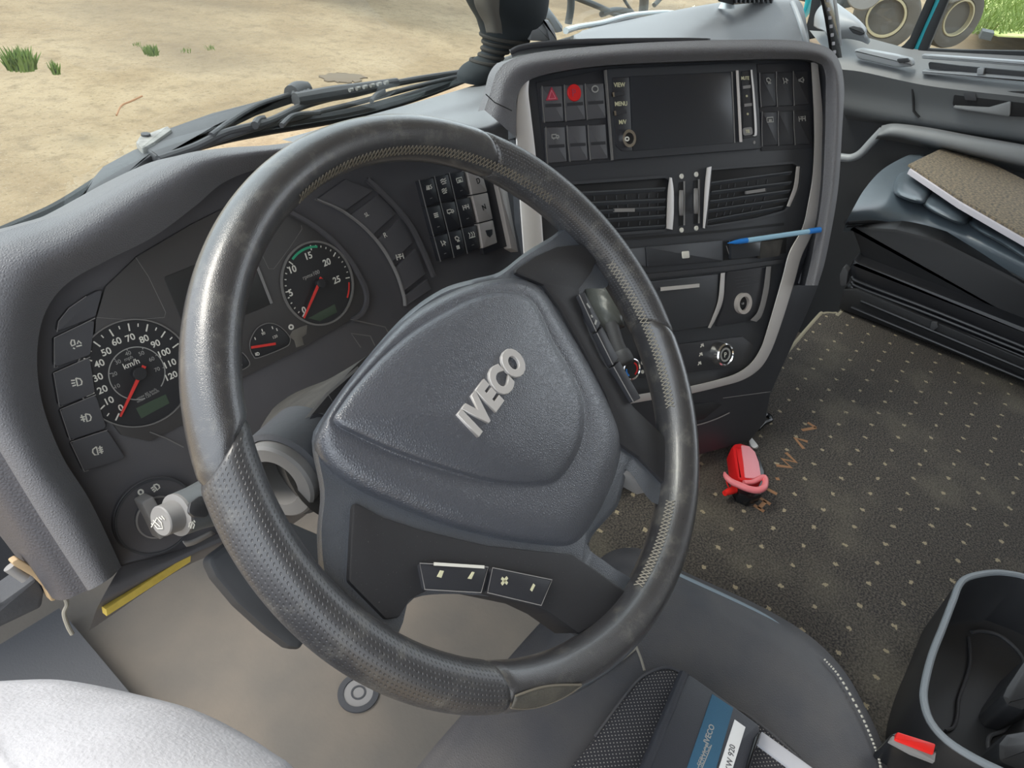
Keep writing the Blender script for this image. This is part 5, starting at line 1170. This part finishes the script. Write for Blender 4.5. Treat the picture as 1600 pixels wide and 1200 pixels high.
b = MB(); b.tube([Z_(.012, *p) for p in ((1180, 668), (1188, 656), (1198, 648), (1204, 656), (1192, 662), (1184, 670))], .005, n=8, sub=30); tag(b.build('cable_end', 'gloss_black', None), 'short black cable end beside the foot of the console', 'cable')

# ------------------------------------------------------------------ footwell
b = MB(); b.box((-.5, .10, -.42), (.285, 0, 0), (0, .62, 0), (0, 0, .05)); struct(b.build('trim_3', 'rubber'))
b = MB(); b.prism(Plane(PW.o-PW.n*.30, 0, 48.2), [(322, 872), (336, 902), (372, 945), (416, 985), (452, 1012), (470, 1016), (480, 1000), (520, 960), (560, 860), (420, 800)], -.02, 0, r=.01, bev=.006); tag(b.build('column_bracket', 'door_dark', None), 'black bracket under the steering column, above the grey floor', 'bracket')
gr = thing('floor_plug', Z_(-.42, 560, 1083), 'round grey rubber plug in the grey floor below the steering wheel', 'plug')
hf = hplane(-.42); c = hf.st((560, 1083)); annulus(hf, c, .026, .036, 0, .004, 'outer_ring', 'rubber', gr); disc(hf, c, .026, 0, .002, 'disc', 'ring_grey', gr); annulus(hf, c, .010, .013, .001, .0032, 'inner_ring', 'rubber', gr)
# door check and cable at the lower left
dc = thing('door_catch', PC.at((60, 920), -.03), 'tan edged plate with silver pin and dark bar at lower left under the dashboard', 'door catch')
PD = Plane(PC.at((60, 910), -.02), 0, 25.4)
b = MB(); b.prism(PD, [(18, 879), (28, 873), (60, 892), (82, 920), (88, 938), (80, 940), (72, 921), (53, 902), (22, 884)], -.01, .004, r=.002, bev=.001); b.build('plate', 'tan', dc)
b = MB(); b.tube([PD.at(p, -.004) for p in ((15, 885), (28, 896), (40, 904))], [.006, .005, .005], n=14, sub=10); b.build('pin', 'ring_grey', dc)
b = MB(); b.prism(PD, [(-60, 935), (0, 942), (38, 915), (58, 900), (70, 925), (66, 950), (-60, 1010)], -.06, -.012, r=.006, bev=.004); b.build('bar', 'rubber', dc)
b = MB(); b.tube([PD.at(p, .004) for p in ((84, 908), (104, 940), (100, 958), (106, 978), (113, 991))], .0022, n=8, sub=30); b.build('seal_strip', 'thread', dc)

# light grey fleecy cloth in the foreground
fc = [(-160, 1075), (-60, 1064), (40, 1063), (110, 1066), (200, 1080), (290, 1106), (370, 1140), (425, 1172), (462, 1205), (480, 1300), (300, 1500), (-160, 1500)]
cF = (120, 1320)
b = MB(); f0 = arc_resample(Zr(.40, fc), 120)
L = [[p+V((0, 0, -.25)) for p in f0], [p+V((0, 0, -.06)) for p in f0], f0]
for k, z in ((.97, .412), (.9, .43), (.78, .447), (.6, .458), (.35, .465), (.1, .467)): L.append(arc_resample(Zr(z, sc(fc, k, cF)), 120))
b.rows(L, closed_u=True, cap0=True, cap1=True)
for v in b.bm.verts:
    q = v.co; v.co = q+V((0, 0, math.sin(q.x*60+q.y*35)*.0016+math.sin(q.x*25-q.y*70)*.0016))
tag(b.build('cloth', 'cloth', None, smooth=80), 'pale grey fleecy cloth bulging up at lower left in front of the footwell', 'cloth')

# ------------------------------------------------------------------ windshield, wipers, things behind the glass
wb = [Z_(.40, *p) for p in ((-160, 450), (-60, 405), (60, 352), (112, 326), (215, 262), (330, 222), (430, 200), (560, 178), (650, 153), (725, 126), (800, 96), (870, 72), (960, 46), (1060, 22))]
wb.append(V((1.93, .60, .45)))
b = MB(); b.surf([wb, [p+V((0, -.10, .45)) for p in wb], [V((p.x, p.y*.6+.1, 1.36)) for p in wb]], 60, 10); struct(b.build('window_1', 'glass', solid=.005))
b = MB(); b.tube([p+V((0, .02, -.006)) for p in wb], .010, n=10, sub=80); b.tube([p+V((0, .045, -.02)) for p in wb], .007, n=10, sub=80); struct(b.build('trim_4', 'pillar_black'))
Wz = lambda row, z=.41: [Z_(z, *p) for p in row]
wa = thing('wiper', Z_(.41, 180, 250), 'long dark wiper arm with worn grey joint outside the windshield, left end', 'wiper')
hw = hplane(.41)
b = MB(); b.prism(hw, [(108, 332), (118, 322), (142, 280), (160, 259), (208, 233), (236, 224), (270, 212), (262, 226), (225, 250), (205, 268), (205, 275), (150, 308), (128, 324)], -.02, 0, r=.003, bev=.003); b.build('link', 'wiper_dark', wa)
b = MB(); b.prism(hw, [(212, 222), (218, 212), (236, 206), (262, 196), (268, 202), (240, 222), (222, 232)], -.005, .008, r=.003, bev=.002); b.build('joint', 'worn_metal', wa)
b = MB(); b.lathe(hw.at((228, 212), .008), (0, 0, 1), [(.006, 0), (.006, .003)], n=20); b.build('rivet', 'wiper_dark', wa)
b = MB(); b.prism(hw, [(224, 230), (262, 200), (330, 176), (400, 158), (455, 142), (462, 148), (400, 168), (340, 196), (300, 220), (250, 248)], -.008, .004, r=.003, bev=.003); b.build('arm', 'wiper_dark', wa)
b = MB(); b.tube(Wz([(330, 212), (360, 190), (400, 166), (440, 152), (462, 146)], .415), .0045, n=10, sub=24); b.build('rod', 'wiper_dark', wa)
blk = MB(); blk.tube(Wz([(456, 148), (468, 143), (482, 141)], .417), [.015, .017, .014], n=12, sub=12)
for k in range(5): blk.tube(Wz([(459+k*5.5, 149-k), (460.5+k*5.5, 138-k*.6)], .421), .004, n=8)
blk.build('ribbed_block', 'wiper_dark', wa)
w2 = thing('wiper', Z_(.41, 500, 165), 'wiper blade with holed bridge lying low along the windshield base', 'wiper')
b = MB(); b.tube(Wz([(248, 250), (300, 232), (352, 208), (420, 190), (480, 163), (560, 143), (640, 126), (722, 113)]), .006, n=10, sub=60); b.build('blade', 'wiper_dark', w2)
b = MB(); b.tube(Wz([(262, 246), (320, 226), (400, 200), (470, 182), (560, 160), (640, 138), (722, 118)], .405), .0045, n=10, sub=60); b.build('rubber_edge', 'wiper_dark', w2)
b = MB(); b.tube(Wz([(462, 156), (520, 146), (560, 140), (620, 128)], .42), [.011, .012, .011, .007], n=10, sub=30); br = b.build('bridge', 'wiper_dark', w2)
for k in range(6): b = MB(); b.tube(Wz([(546+k*11, 141-k*2.3), (551+k*11, 140-k*2.3)], .431), .0035, n=8); b.build('bridge_hole', 'worn_metal', br)
b = MB(); b.tube(Wz([(398, 196), (404, 188), (414, 186)], .414), .006, n=8, sub=10); b.tube(Wz([(440, 196), (460, 180), (500, 176)], .41), .004, n=8, sub=12); b.tube(Wz([(580, 158), (588, 148), (600, 142)], .412), .004, n=8, sub=10); b.build('clip', 'wiper_dark', w2)

# black ribbed column standing on the dash by the windshield
bo = thing('gaiter', Y_(.66, 760, 120), 'black ribbed gaiter-like column standing behind the middle of the dashboard', 'gaiter')
lv = [(740, 838, -40), (741, 837, -12), (744, 836, 4), (751, 834, 20), (758, 831, 34), (761, 828, 46), (762, 814, 58), (762, 798, 68), (759, 788, 78), (754, 780, 88), (742, 774, 97), (729, 768, 107), (722, 762, 118), (720, 754, 128)]
b = MB(); rows = []
for i, (xl, xr_, y) in enumerate(lv):
    A, B = Y_(.66, xl, y), Y_(.66, xr_, y); c = (A+B)/2; r = (B-A)/2; k = 1+(.035*math.sin(i*3.14) if i > 5 else 0)
    rows.append([c+r*math.cos(t*2*math.pi/40)*k+V((0, -1, 0))*r.length*.8*math.sin(t*2*math.pi/40) for t in range(40)])
cols = [cr([rw[j] for rw in rows], 60) for j in range(40)]
b.rows([[cols[j][i] for j in range(40)] for i in range(60)], closed_u=True, cap0=True, cap1=True); b.build('sleeve', 'sock_black', bo, smooth=70)
for i in (6, 7, 8, 9, 10):
    rw = rows[i]; c = sum(rw, V((0, 0, 0)))/40
    b = MB(); b.tube([c+(p-c)*1.0 for p in rw], .004, n=8, closed=True); b.build('rib', 'sock_rib', bo)
b = MB(); b.surf([[Y_(.62, *p) for p in ((742, -20), (744, 4), (751, 20), (759, 34), (763, 50))], [Y_(.585, *p) for p in ((760, -20), (762, 4), (766, 20), (770, 34), (773, 50))], [Y_(.58, *p) for p in ((778, -20), (778, 4), (778, 20), (781, 34), (783, 52))]], 30, 14); b.build('grey_flank', 'sock_grey', bo, smooth=70, solid=.004)
# grey arch and pale bracket beside it
dk = thing('dash_bracket', Y_(.60, 850, 60), 'grey arched holder with pale blue-white bracket behind the dashboard top', 'bracket')
b = MB(); PA = Plane(Y_(.60, 850, 50), 0, 0); b.prism(PA, [(829, 64), (831, 46), (837, 36), (846, 33), (853, 38), (858, 50), (862, 66)], -.05, 0, r=.008, bev=.004); b.build('arch', 'door_grey', dk)
b = MB(); b.prism(PA, [(846, 31), (858, 32), (866, 44), (872, 64), (862, 66), (857, 48), (852, 37)], -.06, .004, r=.004, bev=.003); b.build('arch_band', 'door_light', dk)
b = MB(); b.prism(Plane(Y_(.66, 850, 50), 0, 0), [(834, 18), (838, 6), (854, 4), (862, 16), (880, 40), (880, 50), (871, 52), (858, 30), (842, 28), (836, 26)], -.06, 0, r=.004, bev=.004); b.build('pale_bracket', 'white_plastic', dk)

# outside in front: bars and second wiper
mir = thing('mirror_frame', Y_(1.3, 930, 20), 'dark tubular frame outside the windshield beyond the dashboard', 'mirror arm')
for pts, r in (([(892, -20), (892, 10), (888, 37)], .014), ([(900, -4), (930, 8), (962, 22), (992, 34)], .011), ([(972, -6), (982, 10), (993, 24)], .006), ([(1007, -10), (1006, 8), (1004, 26)], .02), ([(1022, 8), (1030, 0), (1042, -14)], .01), ([(940, 22), (960, 16), (985, 18)], .012)):
    b = MB(); b.tube([Y_(1.3, *p) for p in pts], r, n=12, sub=10); b.build('tube', 'truck_dark', mir)
w3 = thing('wiper', Z_(.43, 1000, 28), 'pale wiper arm at the far passenger side of the windshield', 'wiper')
b = MB(); b.tube(Wz([(884, 48), (905, 42), (940, 36), (975, 26), (1000, 22), (1040, 19), (1072, 21)], .44), [.008, .007, .007, .007, .007, .006, .005], n=10, sub=40); b.build('arm', 'white_plastic', w3)
b = MB(); b.tube(Wz([(895, 60), (930, 46), (975, 36), (1020, 28), (1066, 22)], .43), .007, n=8, sub=30); b.build('blade', 'truck_grey', w3)
b = MB(); b.tube(Wz([(940, 44), (975, 32), (1010, 28)], .437), .005, n=8, sub=20); b.build('clip', 'wiper_dark', w3)
cap = thing('ribbed_strip', X_(1.6, 1180, 4), 'black ribbed strip lying at the back of the passenger dashboard top', 'strip')
b = MB(); b.prism(Plane(X_(1.58, 1180, 2), 0, 0), [(1143, -14), (1218, -20), (1216, 0), (1180, 5), (1146, 8)], -.04, 0, r=.006, bev=.003); b.build('strip', 'gloss_black', cap)
for k in range(9): b = MB(); b.ribbon(Plane(X_(1.58, 1180, 2), 0, 0), [(1150+k*7, -12), (1151+k*7, 4)], .006, h=.004, th=.006); b.build('rib', 'rubber', cap)
b = MB(); b.tube([X_(1.5, 1133, -6), X_(1.5, 1136, 4), X_(1.5, 1135, 13)], [.012, .016, .02], n=12, sub=8); tag(b.build('white_clip', 'white_plastic', None), 'small white clip standing at the windshield edge of the passenger dashboard', 'clip')

# ------------------------------------------------------------------ outside
GZ = -1.4
def gp(x, y, z=GZ): return Z_(z, x, y)
def tuft(px, py, w, h, n, label, cat='weed', name='weed_tuft'):
    c = gp(px, py); D = (c-CAM).dot(FWD); r = w*D/FPX; hh = h*D/FPX; b = MB()
    for i in range(n):
        a = random.uniform(0, 6.283); q = r*math.sqrt(random.random()); o = c+V((math.cos(a)*q, math.sin(a)*q, 0)); t = V((random.uniform(-.4, .4), random.uniform(-.4, .4), 1)).normalized()
        s = V((random.uniform(-1, 1), random.uniform(-1, 1), 0)).normalized()*hh*.05; L = hh*random.uniform(.5, 1.1)
        b.rows([[o-s, o+s], [o+t*L*.6-s*1.2+s.cross(V((0, 0, 1)))*.8, o+t*L*.6+s*1.2+s.cross(V((0, 0, 1)))*.8], [o+t*L+s.cross(V((0, 0, 1)))*3, o+t*L+s.cross(V((0, 0, 1)))*3+s*.2]])
    return tag(b.build(name, 'grass', None), label, cat, 'weeds on the dirt yard')
tuft(34, 108, 20, 30, 230, 'largest green weed on the dirt near the left edge of the windshield view')
tuft(88, 116, 6, 20, 50, 'thin green weed just right of the largest weed')
tuft(238, 86, 11, 15, 110, 'low green weed standing alone on the dirt above the wiper arm')
tuft(290, 82, 8, 8, 24, 'small faint weed right of the low lone weed'); tuft(330, 78, 8, 9, 20, 'small faint weed furthest right on the dirt'); tuft(215, 72, 6, 7, 20, 'tiny faint weed left of the low lone weed')
def patch(name, px, m, label, z=.004, n=40):
    b = MB(); P = arc_resample([gp(*p, GZ+z) for p in px], n); P = [p+V((random.uniform(-.03, .03), random.uniform(-.03, .03), 0)) for p in P]
    b.rows([[p-V((0, 0, z+.01)) for p in P], P], closed_u=True, cap1=True); return tag(b.build(name, m, None), label, 'patch')
patch('damp_patch', [(500, 118), (535, 114), (568, 118), (560, 126), (520, 127)], 'damp', 'dark damp patch on the dirt just above the wiper tip')
b = MB(); b.tube([gp(*p) for p in ((182, 180), (190, 165), (205, 158), (222, 150))], .008, n=6, sub=16); tag(b.build('twig', 'rust', None), 'thin bent twig lying on the dirt', 'twig')
# parked truck beyond the passenger window
tk = thing('parked_truck', CAM+ray(1440, 30)*13, 'grey parked truck with big dusty wheels beyond the passenger window', 'truck')
axv = V((-.93, -.25, .0)).normalized()
def wheel(px, py, D, R, axis, par):
    c = CAM+ray(px, py)*D
    b = MB(); b.lathe(c, axis, [(R*.55, .06), (R*.62, .14), (R*.78, .16), (R*.95, .13), (R, .05), (R, -.25), (R*.6, -.3)], n=64); w = b.build('wheel', 'tyre', par, smooth=40)
    b = MB(); b.lathe(c, axis, [(R*.60, .12), (R*.58, .15), (R*.53, .15), (R*.50, -.04), (R*.44, -.12)], n=48, cap0=False, cap1=False); rm = b.build('rim', 'wheel_rim', w, smooth=40)
    b = MB(); b.lathe(c, axis, [(R*.47, -.13), (R*.40, -.10), (R*.30, -.08), (R*.22, -.06), (R*.17, .04), (.001, .05)], n=48, cap1=False); b.build('hub', 'rim_dust_shade', w, smooth=40)
    y = axis.cross(V((0, 0, 1))).normalized(); z = y.cross(axis)
    for k in range(8):
        a = k*math.pi/4; b = MB(); b.lathe(c+(y*math.cos(a)+z*math.sin(a))*R*.29, axis, [(R*.05, -.1), (R*.05, -.03)], n=10); b.build('wheel_nut', 'truck_grey', w)
    return c
c1 = wheel(1384, 26, 12.5, .56, axv, tk)
c2 = wheel(1490, 26, 13.5, .56, V((-.62, -.78, 0)).normalized(), tk)
b = MB(); o = c1+V((.5, 4.5, .35)); b.box(o, (2.2, 0, 0), (0, c2.y-o.y-.1, 0), (0, 0, 2.6)); b.build('body', 'truck_grey', tk, bevel=.08)
b = MB(); b.box(c1+V((.35, .9, -.1)), (1.5, 0, 0), (0, 3.2, 0), (0, 0, .5)); b.build('side_tank', 'truck_dark', tk, bevel=.06)
b = MB(); P = CAM+ray(1352, -18)*11.6; b.lathe(P, axv, [(.26, -.5), (.28, -.45), (.28, .45), (.26, .5)], n=32); b.build('air_tank', 'ring_white', tk)
b = MB(); b.box(gp(1548, 64), (.6, .1, 0), (-.04, .25, 0), (0, 0, .16)); tag(b.build('timber_block', 'truck_dark', None), 'dark block lying on pale ground beside the grass', 'block')
b = MB(); b.box(c1+V((-6.5, 7.5, .6)), (2.4, 0, 0), (0, 5, 0), (0, 0, 2.4)); tag(b.build('grey_vehicle', 'field_grey', None, bevel=.1), 'dull grey-green vehicle side beyond the far half of the windshield', 'vehicle')
# grass verge
b = MB(); o = gp(1560, 40)
P = [gp(*p) for p in ((1516, 0), (1530, 46), (1560, 56), (1640, 60), (1800, 60), (1800, -60), (1540, -60))]
b.rows([[p+V((0, 0, .01)) for p in P], [p+V((0, 0, -.02)) for p in P]], closed_u=True, cap0=True, cap1=True); tag(b.build('grass_verge', 'grass_far', None), 'sunlit green verge beyond the passenger window', 'grass', kind='stuff')
b = MB()
for i in range(2600):
    x = random.uniform(1515, 1720); y = random.uniform(-20, 54); o = gp(x, y); s = V((random.uniform(-1, 1), random.uniform(-1, 1), 0)).normalized()*.025; t = V((random.uniform(-.3, .3), random.uniform(-.3, .3), random.uniform(.15, .4)))
    b.rows([[o-s, o+s], [o+t-s*.1, o+t+s*.1]])
tag(b.build('grass_blades', 'grass', None), 'tall grass blades growing on the verge beyond the passenger window', 'grass', kind='stuff')

for o in bpy.data.objects:
    if o.parent is None and o.get('category') == 'wiper': o['group'] = 'wipers outside the windshield'
    if o.parent is None and o.get('category') == 'switch panel': o['group'] = 'switch panels on the dashboard'
    if o.parent is None and o.get('category') == 'seat': o['group'] = 'leather cab seats'
